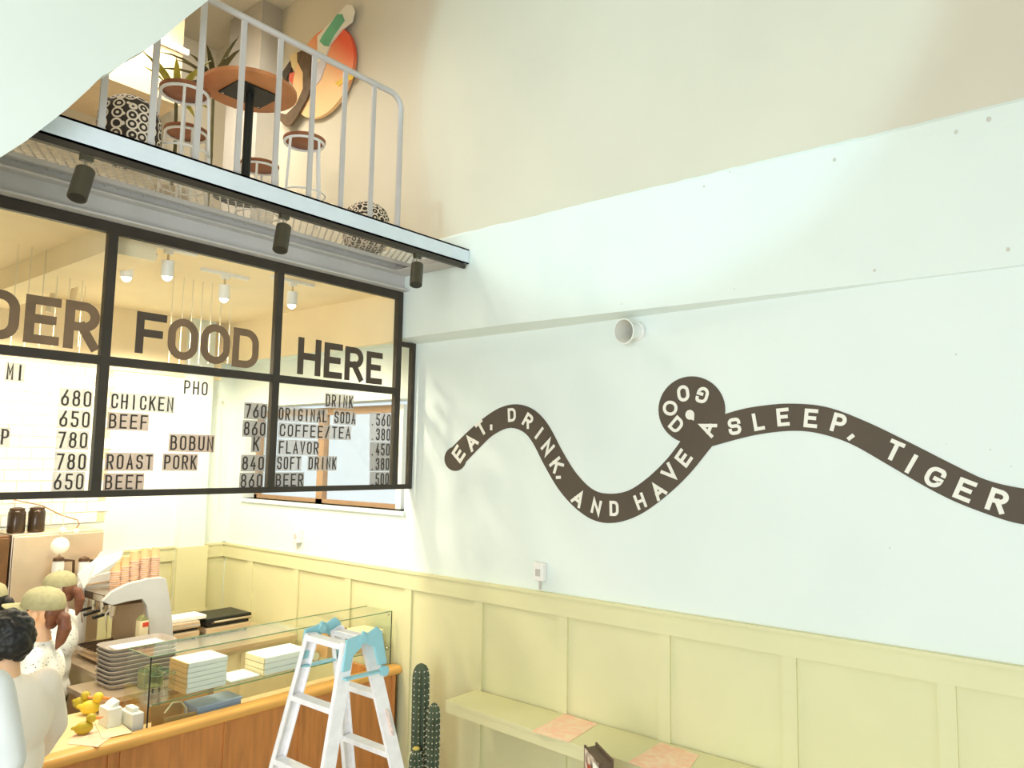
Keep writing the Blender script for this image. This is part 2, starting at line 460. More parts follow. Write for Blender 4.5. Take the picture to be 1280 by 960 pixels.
# thin casting ridges and pits on the beam
mb = MB()
for (x, y, wd, hh) in ((1160,168,14,3),(1215,172,30,3),(1040,203,12,2),(1090,196,10,2),(1182,150,16,2),(880,240,10,2),(1262,158,16,2)):
    c = P(x, y, 'X', XB + .148*min(1, max(0, (3.6-P(x, y, 'X', 4.4).y)/2.6)))
    mb.bar(c + V((.001, wd/400, 0)), c + V((.001, -wd/400, 0)), 0.005, 0.007)
mb.build('casting_ridge', M_white, wr)
mb = MB()
def xbeam(x, y):
    yy = P(x, y, 'X', 4.4).y; return XB + .148*min(1, max(0, (3.6-yy)/2.6))
for (x, y, s_) in ((1093,338,.022),(1260,312,.024),(918,361,.012),(777,380,.011),(739,335,.007),(1112,685,.009),(880,233,.02),(912,215,.014),(1195,52+113,.025),(1236,149,.03),(1043,200,.03),
                   (1195,443,.010),(1183,555,.006),(1238,562,.008),(1264,583,.008),(663,394,.006)):
    xx = XW if y > 395 else xbeam(x, y)
    c = P(x, y, 'X', xx); mb.ball(c, s_*.5, 8, (0.25, .8, 1))
mb.build('plaster_pits', mat('pit_shadow', (206, 204, 190), 0.9), wr, kind='stuff', label='small dents and nail heads in the plaster')
struct('wall_right_upper', MB().box((XU, -3, ZLED-0.1), (4.75, 8.8, ZC)), M_upper)
wb = struct('wall_back', MB().box((-3, YK, 0), (4.75, YK+0.15, 4.1)), M_white)
struct('wall_back_upper', MB().box((-3, 8.5, 4.1), (4.75, 8.7, ZC)), M_upper)
struct('wall_left', MB().box((-3.1, 1.5, 0), (-3, 8.8, ZC)).box((-3.1, -3, 4.9), (-3, 1.5, ZC)), M_white)  # unseen upper front part added to hold daylight back
struct('ceiling_kitchen', MB().box((-3, 4.86, 4.07), (4.6, 8.5, 4.29)), M_ceilk)
struct('trim_1', MB().box((-3, 7.5, 6.25), (3.6, 8.5, 7.6)), mat('upstairs_bulkhead', (222, 198, 160), .9, var=.03))
struct('floor_upper', MB().box((-3, 4.86, 4.292), (4.5, 8.5, 4.312)), M_floor)
# downstand along the kitchen ceiling, and corner pipe casing
struct('trim_2', MB().box((1.95, 4.9, 3.9), (2.26, YK, 4.08)), M_ceilk)
struct('trim_3', MB().box((3.93, 7.60, 0), (4.2, YK+0.01, 4.07)), M_white)
struct('trim_4', MB().box((4.25, 7.10, 4.29), (4.51, 7.75, ZC)), mat('pilaster_grey', (196, 190, 178), .8, var=.02))
struct('trim_7', MB().box((-3, YK-.02, 3.45), (4.34, YK+.01, 4.07)), M_ceilk)  # tan band on the upper back wall, its shade put into the colour
MB().box((XB-.006, 4.9, ZST-.001), (XB+.05, YK, 4.07)).build('beam_shade_skin', M_ceilk, wr)  # tan skin over the beam face, shade put into its colour
# kitchen wall tiles (running bond)
tile = MB().box((-.097, 0, -.047), (.097, .012, .047))
t0 = None
gr = MB().box((1.95, YK-0.008, 1.98), (3.22, YK+0.001, 3.86)).build('tile_grout', M_grout, wb)
k = 0
zz = 2.03
while zz < 3.84:
    off = 0.1 * (k % 2); xx = 2.05 - off
    while xx < 3.2:
        if t0 is None:
            t0 = tile.build('tile', M_tile, wb); o = t0
        else:
            o = t0.copy(); C.objects.link(o)
        o.location = (xx, YK-0.016, zz)
        xx += 0.2
    zz += 0.1; k += 1
# wainscot on both kitchen walls
wsc = struct('trim_5', MB().box((XW-0.045, -3, 1.675), (XW+.01, YK, 1.695)), M_green)
MB().box((XW-0.034, -3, 1.548), (XW+.01, YK, 1.676)).build('top_board', M_green, wsc)
sy = [0.79 + .795*k_ for k_ in range(-4, 9)]
for i, y in enumerate(sy):
    MB().box((XW-0.03, y-.042, 0), (XW+.01, y+.042, 1.548)).build('stile', M_green, wsc)
    y2 = sy[i+1] if i+1 < len(sy) else YK
    MB().box((XW-0.010, y+.042, 0), (XW+.01, min(y2-.042, YK), 1.548)).build('panel', M_green, wsc)
wsb = struct('trim_6', MB().box((-3, YK-0.045, 1.675), (XW, YK+.01, 1.695)), M_green)
MB().box((-3, YK-.034, 1.548), (XW, YK+.01, 1.676)).build('top_board', M_green, wsb)
for i in range(7):
    x = 3.05 + .6*(i-4) + .3
    MB().box((x-.04, YK-.03, 0), (x+.04, YK+.01, 1.548)).build('stile', M_green, wsb)
    MB().box((x+.04, YK-.010, 0), (x+.56, YK+.01, 1.548)).build('panel', M_green, wsb)
MB().box((3.90, 7.575, 0), (4.23, 7.61, 1.69)).build('casing_board', M_green, wsb)
MB().box((3.88, 7.57, 1.02), (4.25, 7.60, 1.05)).build('casing_ledge', M_green, wsb)

# window in the right wall (behind the menu board)
wn = MB()
wx = 4.66
a = P(408, 605, 'X', wx)
b0 = P(497, 637, 'X', wx)
yR, zB = b0.y, b0.z
yM = P(404, 560, 'X', wx).y
zT = P(445, 511, 'X', wx).z
yL = 7.40
win = struct('window_1', MB().box((wx-.03, yR, zB-.02), (wx+.03, yL, zB+.045)), M_brown)
MB().box((wx-.03, yR, zT-.05), (wx+.03, yL, zT+.02)).build('window_head', M_brown, win)
MB().box((wx-.03, yM-.05, zB), (wx+.03, yM+.05, zT)).build('mullion', M_brown, win)
MB().box((wx-.03, yL-.05, zB), (wx+.03, yL, zT)).build('window_side', M_brown, win)
MB().box((wx-.03, yR-.07, zB-.02), (wx+.03, yR, zT+.02)).build('window_side', M_wmetal, win)
MB().box((wx-.004, yR, zB), (wx+.004, yM, zT)).build('window_pane', M_glass, win)
MB().box((wx-.004, yM, zB), (wx+.004, yL, zT)).build('window_pane', M_glass, win)
MB().box((XW-.03, wy0-.02, wz0-.035), (XW+.20, wy1, wz0)).build('window_sill', M_lower, win)

# sloped stair enclosure at upper left (white, rough edge)
YS = 3.86
pl = [P(x, y, 'Y', YS) for x, y in ((262, 0), (232, 24), (205, 44), (186, 60), (165, 72), (146, 86), (128, 97), (112, 111), (84, 137), (58, 158), (30, 178), (0, 195))]
for i, p in enumerate(pl): p += V((random.uniform(-.006, .006), 0, random.uniform(-.006, .006)))
e0 = pl[0] + (pl[0]-pl[-1]).normalized()*0.5
e1 = pl[-1] - (pl[0]-pl[-1]).normalized()*1.6
poly = [V((-3, YS, ZC)), V((e0.x, YS, ZC)), e0] + pl + [e1, V((-3, YS, e1.z))]
struct('wall_stair', MB().prism(poly, (0, .12, 0)), M_white)

# ------------------------------------------------------------------ mezzanine walkway
mz = thing('mezzanine_walkway', 'pale grey steel mezzanine edge with mesh floor above the menu board', 'mezzanine', (0, YB, 4.16))
f_ = MB().box((-2.9, YB, 4.19), (XB-.006, YB+.012, 4.31)).box((-2.9, YB, 4.298), (XB-.006, YB+.06, 4.31)).box((-2.9, YB, 4.19), (XB-.006, YB+.05, 4.20))
f_.build('fascia_channel', M_fascia, mz)
MB().box((XB-.018, YB+.013, 4.19), (XB-.006, 4.69, 4.31)).box((XB-.20, YB+.06, 4.19), (XB-.02, 4.68, 4.20)).build('end_channel', M_grey, mz)
MB().box((-2.9, 4.69, 4.262), (XB-.02, 4.74, 4.292)).build('mesh_support_angle', M_beam, mz)
MB().box((-2.9, 4.75, 4.208), (XB-.02, 4.855, 4.31)).build('floor_edge', M_beam, mz)
bmm = MB().box((-2.9, 4.70, 4.195), (XB-.004, 4.855, 4.207)).box((-2.9, 4.775, 4.072), (XB-.004, 4.79, 4.195)).box((-2.9, 4.71, 4.060), (XB-.004, 4.855, 4.072))
bmm.build('steel_beam', M_beam, mz)
MB().box((-2.9, YB+.004, 4.152), (4.27, YB+.04, 4.188)).build('light_track', M_black, mz)
MB().cyl((4.27, YB+.022, 4.168), (4.30, YB+.022, 4.168), .02, n=10).build('track_end_cap', M_black, mz)
# expanded metal mesh
mb = MB(); dx, dy = 0.056, 0.046
x = 0.4
ny = int((4.71-YB-.02)/dy)
xs = int((XB-.03-x)/dx)
for i in range(xs):
    for j in range(ny):
        x0 = x+i*dx; y0 = YB+.03+j*dy
        o_ = dx/2 if j % 2 else 0
        a = V((x0+o_, y0, 4.283)); b = V((x0+o_+dx/2, y0+dy, 4.289)); c = V((x0+o_-dx/2, y0+dy, 4.289))
        for q in (b, c):
            d = (q-a).normalized(); u = V((-d.y, d.x, 0))*.0040; h = V((0, 0, .009))
            mb.add([a-u, a+u, q+u, q-u, a-u+h, a+u+h, q+u+h, q-u+h], [(3,2,1,0),(4,5,6,7),(0,1,5,4),(2,3,7,6)])
mb.build('expanded_metal_mesh', mat('mesh_galvanised', (226, 216, 200), .5, .1), mz, kind='stuff')
# cross bars seen through the strip behind the mesh
for i in range(48):
    xx = 0.6 + i*0.078
    MB().box((xx, 4.73, 4.255), (xx+.006, 4.77, 4.29)).build('grating_bar', M_beam, mz)

# railing
rl = thing('balcony_railing', 'pale grey steel railing with flat balusters and rounded end on the mezzanine edge', 'railing', (2.3, YB+.04, 4.31))
yr = YB+.04; zr = 5.305
pts = [(-1.0, yr, zr), (3.50, yr, zr)]
for t in range(1, 7):
    a = math.pi/2*t/6; pts.append((3.50+.10*math.sin(a), yr, zr-.10*(1-math.cos(a))))
pts.append((3.60, yr, 4.31))
MB().tube(pts, .021, 12).build('top_rail', M_grey, rl, smooth=True)
for i in range(16):
    xx = 3.345 - .2565*i
    MB().box((xx-.017, yr-.006, 4.31), (xx+.017, yr+.008, zr-.01)).build('baluster', M_grey, rl)

# black spotlights under the track
def spotlamp(x, mm, label, y=YB+.022, z=4.152, group='black spotlights under the balcony', ax=V((-.045, -.04, -.165)), glow=False, sc=1, name='track_spotlight'):
    t = thing(name, label, 'lamp', (x, y, z), group)
    MB().box((x-.03, y-.015, z-.03*sc), (x+.03, y+.015, z)).build('track_adapter', mm, t)
    a = V((x, y, z-.03*sc)); b = a + V((-.002, -.004, -.055*sc))
    MB().cyl(a, b, .008, n=8).build('stem', M_chrome, t)
    MB().ball(b, .014, 10).build('swivel_joint', M_chrome, t, smooth=True)
    c = b + V((.0, 0, .004)); e = c + ax*sc
    h = MB().cyl(c, e, .046*sc, n=20).build('lamp_head', mm, t, smooth=True)
    if glow: MB().ball(e, .036*sc, 14).build('bulb', M_glow, t)
    else: MB().cyl(e, e + ax.normalized()*.002, .038*sc, n=16).build('lens', M_blackm, t)
    return t
for (px, py, lab) in ((107, 182, 'black cylinder spotlight under the balcony, nearest the white stair slope'), (353, 258, 'black cylinder spotlight under the middle of the balcony'),
                      (519, 310, 'black cylinder spotlight under the balcony, by its right end')):
    spotlamp(P(px, py, 'Y', YB+.047).x, M_lampb, lab)

# ------------------------------------------------------------------ menu board
mbd = thing('menu_board', 'black steel framed glass menu board hanging under the balcony, reading food here', 'menu board', (3.0, YF, 2.38))
zt, zb, zm = 4.044, 2.385, 3.20
def hbar(z0, z1, x0, x1): MB().box((x0, YF, z0), (x1, YF+.04, z1)).build('frame_bar', M_black, mbd, bevel=.002)
XR = XB-.005
hbar(zt-.055, zt+.014, -.4, XR); hbar(zm-.025, zm+.03, -.4, XR); hbar(zb-.005, zb+.035, -.4, 4.495)
for x in (-.4, .73, 1.94, 3.125, 4.303):
    MB().box((x-.028, YF-.002, zb), (x+.028, YF+.042, zt)).build('frame_post', M_black, mbd)
# low return piece up to the recessed wall
hbar(ZST-.05, ZST-.01, XR, 4.495)
MB().box((4.455, YF-.001, zb), (4.495, YF+.041, ZST-.01)).build('frame_post', M_black, mbd)
for (x0, x1) in ((-.37, .70), (.76, 1.91), (1.97, 3.095), (3.155, 4.273)):
    for (z0, z1) in ((zb+.035, zm-.025), (zm+.03, zt-.055)):
        MB().box((x0, YF+.018, z0), (x1, YF+.024, z1)).build('glass_pane', M_glass, mbd)
MB().box((4.333, YF+.018, zb+.035), (4.455, YF+.024, ZST-.05)).build('glass_pane', M_glass, mbd)
YG = YF+.0165
RU, UU = V((1, 0, 0)), V((0, 0, 1))
# big words on the upper panes
def bigword(chars, m_, lab):
    for ch, x0, x1, yt, yb in chars:
        bl = P(x0, yb, 'Y', YG); tr = P(x1, yb, 'Y', YG); tt = P((x0+x1)/2, yt, 'Y', YG); bb = P((x0+x1)/2, yb, 'Y', YG)
        mb = MB(); wd = tr.x-bl.x; ht = tt.z-bb.z
        glyph(mb, ch, V((bl.x, YG, bb.z)), RU, UU, wd, ht, ht*.185, .003)
        mb.build('letter', m_, mbd)
hW = 0.0
bigword([('O', -152, -102, 338, 403), ('R', -92, -46, 348, 412)], M_ink2, '')
bigword([('D', -30, 22, 361, 424), ('E', 28, 73, 370, 430), ('R', 78, 122, 377, 437)], M_ink2, '')
bigword([('F', 168, 206, 391, 443)], M_ink, '')
bigword([('O', 208, 246, 398, 450), ('O', 249, 286, 405, 455), ('D', 289, 322, 411, 460)], M_ink2, '')
bigword([('H', 371, 400, 423, 469), ('E', 404, 427, 429, 473), ('R', 430, 453, 434, 476), ('E', 457, 477, 440, 480)], M_ink, '')
# small letter lines
tile_cache = {}
def line(txt, x0, x1, y, h=18, tiles=None, y1=None, ink=None, tm=None):
    """letters between picture columns x0..x1 at height y (letter centre), clear tiles behind"""
    y1 = y if y1 is None else y1
    a = P(x0, y, 'Y', YG); b = P(x1, y1, 'Y', YG)
    n = len(txt); zc = (a.z+b.z)/2
    xm = (x0+x1)/2; ym = (y+y1)/2
    ht = P(xm, ym-h/2, 'Y', YG).z - P(xm, ym+h/2, 'Y', YG).z
    pitch = (b.x-a.x)/n
    mb = MB()
    for i, ch in enumerate(txt):
        if ch == ' ': continue
        wd = min(pitch*.68, ht*.5)
        cx = a.x + pitch*(i+.5)
        if ch in '.': wd = ht*.16
        if ch == '/': wd = ht*.4
        glyph(mb, ch, V((cx-wd/2, YG-.0025, zc-ht/2)), RU, UU, wd, ht, ht*.115, .0015)
        if tiles is None or tiles:
            tw, thh = pitch*.985, ht*1.22
            key = (round(tw, 3), round(thh, 3), tm.name if tm else '')
            if key not in tile_cache:
                t = MB().box((-tw/2, 0, -thh/2), (tw/2, .002, thh/2)).build('letter_tile', tm or M_tileletter, mbd)
                tile_cache[key] = t
            else:
                t = tile_cache[key].copy(); C.objects.link(t)
            t.location = V((cx, YG-.0005, zc))
    mb.build('lettering', ink or M_inkt, mbd, kind='stuff')
line('BANH MI', -60, 31, 459, 20, True, 466)
for s_, x0, x1, y in (('680', 74, 116, 498), ('650', 72, 114, 524), ('780', 70, 111, 550), ('780', 68, 109, 577), ('650', 65, 106, 602)):
    line(s_, x0, x1, y, 20)
line('SHRIMP', -75, 13, 545, 20)
line('PHO', 228, 261, 485, 17, False)
line('CHICKEN', 137, 218, 501, 18, True, 506, tm=M_tileletter)
line('BEEF', 134, 186, 526, 18, True, 528, tm=M_tilepink)
line('BOBUN', 211, 268, 553, 18, True, 555, tm=M_tilepink)
line('ROAST PORK', 131, 247, 577, 18, True, 578, tm=M_tilepink)
line('BEEF', 129, 180, 603, 18, True, 602, tm=M_tilepink)
for s_, x0, x1, y in (('760', 305, 334, 514), ('860', 303, 333, 536), ('840', 301, 331, 579), ('860', 299, 329, 601)):
    line(s_, x0, x1, y, 17, tm=M_tilegrey)
line('K', 314, 326, 555, 17, tm=M_tilegrey)
line('DRINK', 406, 442, 500, 15, True, 503)
line('ORIGINAL SODA', 347, 445, 517, 15, True, 523)
line('COFFEE/TEA', 348, 439, 538, 15, True, 541)
line('FLAVOR', 347, 399, 559, 15.5, True, 560)
line('SOFT DRINK', 345, 421, 578, 15.5, True, 580)
line('BEER', 343, 380, 600, 15.5, True, 600, tm=M_tilegrey)
for s_, y in (('.560', 525), ('.380', 543), ('.450', 562), ('.380', 580), ('.500', 599)):
    line(s_, 462, 489 - (y-525)/30, y, 15, tm=M_tilegrey if y > 550 else None)

# ------------------------------------------------------------------ snake mural on the right wall
XS = XW - 0.002
def S(x, y): return P(x, y, 'X', XS)
def cr(p, n=6):
    out = []
    for i in range(len(p)-1):
        a, b, c, d = p[max(i-1, 0)], p[i], p[i+1], p[min(i+2, len(p)-1)]
        for t in range(n):
            u = t/n
            out.append(tuple(0.5*((2*b[k]) + (-a[k]+c[k])*u + (2*a[k]-5*b[k]+4*c[k]-d[k])*u*u + (-a[k]+3*b[k]-3*c[k]+d[k])*u**3) for k in (0, 1)))
    out.append(p[-1]); return out
def c5(p): return [(540+x/3.428, 380+y/3.428) for x, y in p]
def c6(p): return [(800+x*.375, 440+y*.375) for x, y in p]
snk = thing('snake_mural', 'dark brown winding snake shape painted on the white wall with cream words', 'wall painting', S(860, 560))
up1 = c5([(88,612),(150,550),(230,482),(300,441),(370,430),(440,455),(500,520),(560,632),(620,727),(690,795),(760,813),(840,800),(920,748),(1000,672),(1062,592)]) + c6([(150,270),(200,205)])
lo1 = c5([(122,700),(150,672),(205,615),(262,562),(330,531),(390,547),(432,595),(482,692),(542,793),(612,872),(692,926),(780,938),(880,908),(985,838)]) + c6([(160,412),(242,312),(285,262)])
up2 = c6([(262,214),(330,193),(400,180),(500,172),(620,183),(750,230),(900,302),(1050,378),(1160,428),(1280,455),(1400,462),(1500,455)])
lo2 = c6([(242,314),(320,292),(400,274),(500,263),(590,270),(700,305),(830,378),(950,448),(1060,503),(1200,555),(1280,575),(1400,590),(1500,588)])
def ribbon(mb, U, L, off):
    U, L = cr(U), cr(L)
    def samp(p, n):
        ds = [0]
        for a, b in zip(p, p[1:]): ds.append(ds[-1]+math.dist(a, b))
        out = []; j = 0
        for i in range(n):
            t = ds[-1]*i/(n-1)
            while j < len(ds)-2 and ds[j+1] < t: j += 1
            u = (t-ds[j])/max(1e-9, ds[j+1]-ds[j]); out.append((p[j][0]+(p[j+1][0]-p[j][0])*u, p[j][1]+(p[j+1][1]-p[j][1])*u))
        return out
    N = 90; U, L = samp(U, N), samp(L, N)
    vs = []
    for a, b in zip(U, L):
        a, b = S(*a), S(*b); o = V((-off, 0, 0)); vs += [a, b, a+o, b+o]
    fs = []
    for i in range(N-1):
        a, b = 4*i, 4*i+4; fs += [[a, a+1, b+1, b], [a+2, b+2, b+3, a+3], [a, b, b+2, a+2], [a+1, a+3, b+3, b+1]]
    fs += [[0, 2, 3, 1], [4*N-4, 4*N-3, 4*N-1, 4*N-2]]
    mb.add(vs, fs)
def disc(mb, cx, cy, rx, ry, off, n=48):
    mb.prism([S(cx+rx*math.cos(2*math.pi*k/n), cy+ry*math.sin(2*math.pi*k/n)) for k in range(n)], (-off, 0, 0))
mb = MB(); ribbon(mb, up1, lo1, .0010)
ribbon(mb, up2, lo2, .0012)
disc(mb, 864.9, 512.4, 41.8, 42, .0014); disc(mb, 569.2, 573.5, 13.6, 15.2, .0016, 30)
mb.build('snake_body', M_snake, snk)
def wl(ch, px, py, a, h, wf=.74):
    a = R(a); c = S(px, py); t = S(px+h*math.sin(a), py-h*math.cos(a)); u = t-c; ht = u.length; u.normalize()
    r_ = V((0, -u.z, u.y)); wd = ht*wf
    if ch == 'I': wd = ht*.25
    mb = MB(); o = c - r_*(wd/2) - u*(ht/2); o.x = XS-.0018
    glyph(mb, ch, o, r_, u, wd, ht, ht*.2, .002)
    mb.build('letter', M_cream, snk)
def L5(ch, x, y, a, h=17, wf=.74): wl(ch, 540+x/3.428, 380+y/3.428, a, h, wf)
def L6(ch, x, y, a, h, wf=.74): wl(ch, 800+x*.375, 440+y*.375, a, h, wf)
def LC(ch, x, y, a, h, wf=.78): wl(ch, 810+x/9.6, 460+y/9.6, a, h, wf)
for a_ in (('E',115,642,-40),('A',170,592,-36,17,.85),('T',212,532,-28),(',',254,528,-25),('D',343,475,-2),('R',412,500,28),('I',460,553,36),('N',497,614,42),('K',535,690,50),(',',543,742,50),
           ('A',628,834,30,18,.85),('N',705,869,12,18),('D',781,876,-1,19,.7),('H',893,845,-20,19),('A',970,800,-36,20,.85),('V',1020,722,-46,20,.85),('E',1079,660,-50,20)): L5(*a_)
for a_ in (('S',1040,700,-8,21),('A',716,722,-66,20,.85),('D',343,682,40,19),('O',268,482,100,18.5,.92),('O',425,305,172,20.5),('G',655,325,196,20.5)): LC(*a_)
for a_ in (('L',395,232,-10,22,.62),('E',477,217,-5,22.5,.68),('E',570,221,5,23.5,.7),('P',663,237,16,24,.7),(',',703,283,20,24),('T',848,329,26,26,.68),('I',905,373,30,26),('G',983,417,30,26.5,.8),
           ('E',1083,460,24,27.5,.72),('R',1192,496,20,29,.72)): L6(*a_)
mb = MB()
dp = [(862.6+5.6*math.cos(t)*(1 if abs(t-.9) > .6 else 1), 518.5+6.2*math.sin(t)) for t in [R(70+20*k) for k in range(16)]] + [(867.6, 526)]
mb.prism([S(x, y) + V((-.002, 0, 0)) for x, y in dp], (-.002, 0, 0)); mb.build('eye_dot', M_cream, snk)

# round vent stub and outlet boxes on the wall
vt = thing('wall_vent_pipe', 'white flared pipe end sticking out of the wall above the snake painting', 'pipe', P(805, 415, 'X', XW))
a = P(797, 414, 'X', XW-.0); mth = P(780, 414, 'X', 4.36)
ax = (mth-a).normalized()
MB().tube([mth, a+ax*.09, a+ax*.03], [.080, .050, .046], 28, cap=False).build('pipe_bore', mat('pipe_bore_shade', (214, 212, 200), .8), vt, smooth=True)  # bore greyer than the pipe, its inner shading put into the colour
mb = MB().tube([a, a+ax*.05, a+ax*.09, mth], [.056, .052, .058, .088], 28, cap=False)
mb.tube([mth, mth+ax*.003], [.088, .087], 28, cap=False).tube([mth+ax*.003, mth+ax*.0034], [.087, .079], 28, cap=False)
mb.build('flared_pipe', mat('pvc_white', (238, 241, 234), .35), vt, smooth=True)
MB().cyl(a+ax*.03, a+ax*.032, .047, n=24).build('pipe_inside', mat('pipe_inside', (170, 168, 156), .7), vt)  # darker disc deep in the bore, shade put into its colour
MB().cyl(a+V((0, 0, 0)), a+ax*.018, .066, n=24).build('wall_collar', M_wmetal, vt, smooth=True)
def outlet(px, py, lab):
    c = P(px, py, 'X', XW-.02)
    t = thing('outlet_box', lab, 'outlet', c, 'white outlet boxes above the green panelling')
    MB().box((XW-.055, c.y-.045, c.z-.055), (XW-.002, c.y+.045, c.z+.075)).build('cover_box', M_wmetal, t, bevel=.006)
    MB().box((XW-.060, c.y-.02, c.z-.02), (XW-.055, c.y+.02, c.z+.03)).build('socket_plate', M_grey, t)
    MB().cyl((XW-.03, c.y, c.z-.12), (XW-.03, c.y, c.z-.055), .008, n=8).build('cable', M_grey, t)
outlet(373, 671, 'small white outlet box on the wall below the window')
outlet(676, 716, 'small white outlet box on the wall right of the glass case, above the green panelling')

# ------------------------------------------------------------------ balcony furniture
def stool(x, y, lab, rz, group='round seat stools on the balcony', h=.62, r=.15):
    t = thing('stool', lab, 'stool', (0, 0, 0), group)
    MB().lathe([(r-.01, h-.028), (r, h-.022), (r, h-.006), (r-.012, h)], n=28).build('seat', M_seat, t, smooth=True)
    ring = lambda z, rr: [(rr*math.cos(2*math.pi*k/24), rr*math.sin(2*math.pi*k/24), z) for k in range(24)]
    MB().tube(ring(h-.036, r-.012), .010, 8, closed=True).build('seat_ring', M_wmetal, t, smooth=True)
    for k in range(4):
        a = math.pi/4 + k*math.pi/2
        MB().tube([((r-.012)*math.cos(a), (r-.012)*math.sin(a), h-.036), ((r+.022)*math.cos(a), (r+.022)*math.sin(a), 0)], .009, 8).build('leg', M_wmetal, t, smooth=True)
    MB().tube(ring(.2, r+.011), .007, 8, closed=True).build('foot_ring', M_wmetal, t, smooth=True)
    t.location = (x, y, 4.312); t.rotation_euler = (0, 0, rz)
    return t
s1 = stool(2.19, 4.50, 'white legged stool with round wooden seat left of the balcony table, nearest the railing', .3)
dup(s1, (3.10, 4.53, 4.312), 'white legged stool with round wooden seat right of the balcony table, under the wall artwork', 1.0)
dup(s1, (2.50, 5.08, 4.312), 'white legged wooden stool set behind the left stool on the balcony', .6)
dup(s1, (3.17, 5.22, 4.312), 'white legged wooden stool behind the black table post on the balcony', .1)
dup(s1, (1.17, 4.36, 4.312), 'white legged wooden stool at the far left of the balcony by the white slope', .2)

tb = thing('cafe_table', 'round wooden cafe table with a black post on the balcony, seen from below', 'table', (0, 0, 0))
MB().lathe([(.285, 0.715), (.30, .722), (.30, .745), (.292, .75)], n=40).build('tabletop', M_table, tb, smooth=True)
pm = MB().box((-.15, -.13, .703), (.15, .13, .713)).build('mounting_plate', M_blackm, tb)
for (i, j) in ((-1,-1),(1,-1),(1,1),(-1,1)): MB().cyl((i*.13, j*.11, .699), (i*.13, j*.11, .703), .007, n=8).build('screw', M_chrome, tb)
MB().cyl((0, 0, .02), (0, 0, .703), .028, n=16).build('post', M_blackm, tb, smooth=True)
MB().lathe([(.2, 0), (.2, .008), (.03, .025)], n=28).build('base', M_blackm, tb, smooth=True)
tb.location = (2.575, 4.40, 4.312)

def pouf(x, y, r, lab):
    t = thing('pouf', lab, 'pouf', (0, 0, 0), 'patterned poufs on the balcony')
    h = .40
    prof = [(r*.55, 0.0), (r*.85, .03), (r*.98, .10), (r, .19), (r*.96, .28), (r*.82, .345), (r*.55, .385), (r*.2, .40), (.001, .402)]
    MB().lathe(prof, n=32, cap=True).build('cover', M_hex, t, smooth=True)
    MB().lathe([(.012, .400), (.012, .406), (.001, .408)], n=10).build('button', M_hex, t)
    t.location = (x, y, 4.312); return t
pouf(1.845, 4.44, .175, 'black and white ring patterned pouf at the left of the balcony')
q = P(459, 257, 'Z', 4.70)
pouf(q.x, q.y, .19, 'black and white patterned pouf just showing over the balcony edge near its right end')

def palm(x, y, z0, lab, n, ln, up, mm, ph=.30):
    t = thing('potted_palm', lab, 'plant', (x, y, z0), 'palms on the balcony')
    MB().lathe([(.09, 0), (.13, ph*.6), (.14, ph), (.125, ph), (.12, ph-.03)], c=(x, y, z0), n=20).build('pot', M_pot, t, smooth=True)
    MB().lathe([(.12, ph-.03), (.001, ph-.028)], c=(x, y, z0), n=16).build('soil', M_soil, t)
    MB().tube([(x, y, z0+ph-.03), (x+.01, y, z0+ph+up*.5), (x, y+.01, z0+ph+up)], .014, 8).build('stem', M_leafd, t, smooth=True)
    for k in range(n):
        a = 2*math.pi*k/n + random.uniform(-.3, .3); el = random.uniform(.25, 1.25); L_ = ln*random.uniform(.7, 1.05)
        d = V((math.cos(a)*math.cos(el), math.sin(a)*math.cos(el), math.sin(el))); sd = V((-math.sin(a), math.cos(a), 0))
        p = V((x, y, z0+ph+up)); mb = MB(); vs = []
        for i in range(6):
            f_i = i/5; wd = .022*math.sin(math.pi*(.12+.86*f_i))*1.2
            vs += [p - sd*wd, p + V((0, 0, .003+wd*.4)), p + sd*wd]
            p = p + d*(L_/5); d = (d + V((0, 0, -.16-.1*f_i))).normalized()
        fs = []
        for i in range(5):
            for q_ in (0, 1): fs.append([3*i+q_, 3*i+q_+1, 3*i+q_+4, 3*i+q_+3])
        mb.add(vs, fs); mb.build('leaf', mm, t, smooth=True)
q = P(222, 110, 'Y', 5.5)
palm(q.x, 5.5, 4.312, 'yellow green spiky palm behind the left stool on the balcony', 12, .40, q.z-4.312-.40, M_leaf)
q = P(268, 100, 'Y', 6.2)
palm(q.x, 6.2, 4.312, 'thin dark leaved palm behind the balcony table', 14, .50, q.z-4.312-.34, M_leafd)

# wall artwork on the upper wall
def U(x, y, d=.0): return P(x, y, 'X', XU-d)
art = thing('wall_artwork', 'abstract wall artwork of coral disc, green stroke and brown curve above the balcony stools', 'artwork', U(405, 90))
def ap(name, pts, m_, d0, d1, lab=None):
    o = MB().prism([U(x, y, d0) for x, y in pts], (-(d1-d0), 0, 0)).build(name, m_, art)
    if lab: o['label'] = lab
def gradmat():
    m = bpy.data.materials.new('coral_peach_print'); m.use_nodes = True
    nt = m.node_tree; b = nt.nodes['Principled BSDF']; b.inputs['Roughness'].default_value = .6
    tc = nt.nodes.new('ShaderNodeTexCoord'); sp = nt.nodes.new('ShaderNodeSeparateXYZ'); nt.links.new(tc.outputs['Generated'], sp.inputs[0])
    a = nt.nodes.new('ShaderNodeMath'); a.operation = 'MULTIPLY_ADD'; a.inputs[1].default_value = -1.0
    nt.links.new(sp.outputs['Y'], a.inputs[0]); nt.links.new(sp.outputs['Z'], a.inputs[2])
    r = nt.nodes.new('ShaderNodeValToRGB'); e = r.color_ramp.elements
    e[0].position = -.2 if False else 0.0; e[0].color = (*lin((250, 206, 150)), 1); e[1].position = .55; e[1].color = (*lin((238, 96, 62)), 1)
    nt.links.new(a.outputs[0], r.inputs[0]); nt.links.new(r.outputs[0], b.inputs['Base Color']); return m
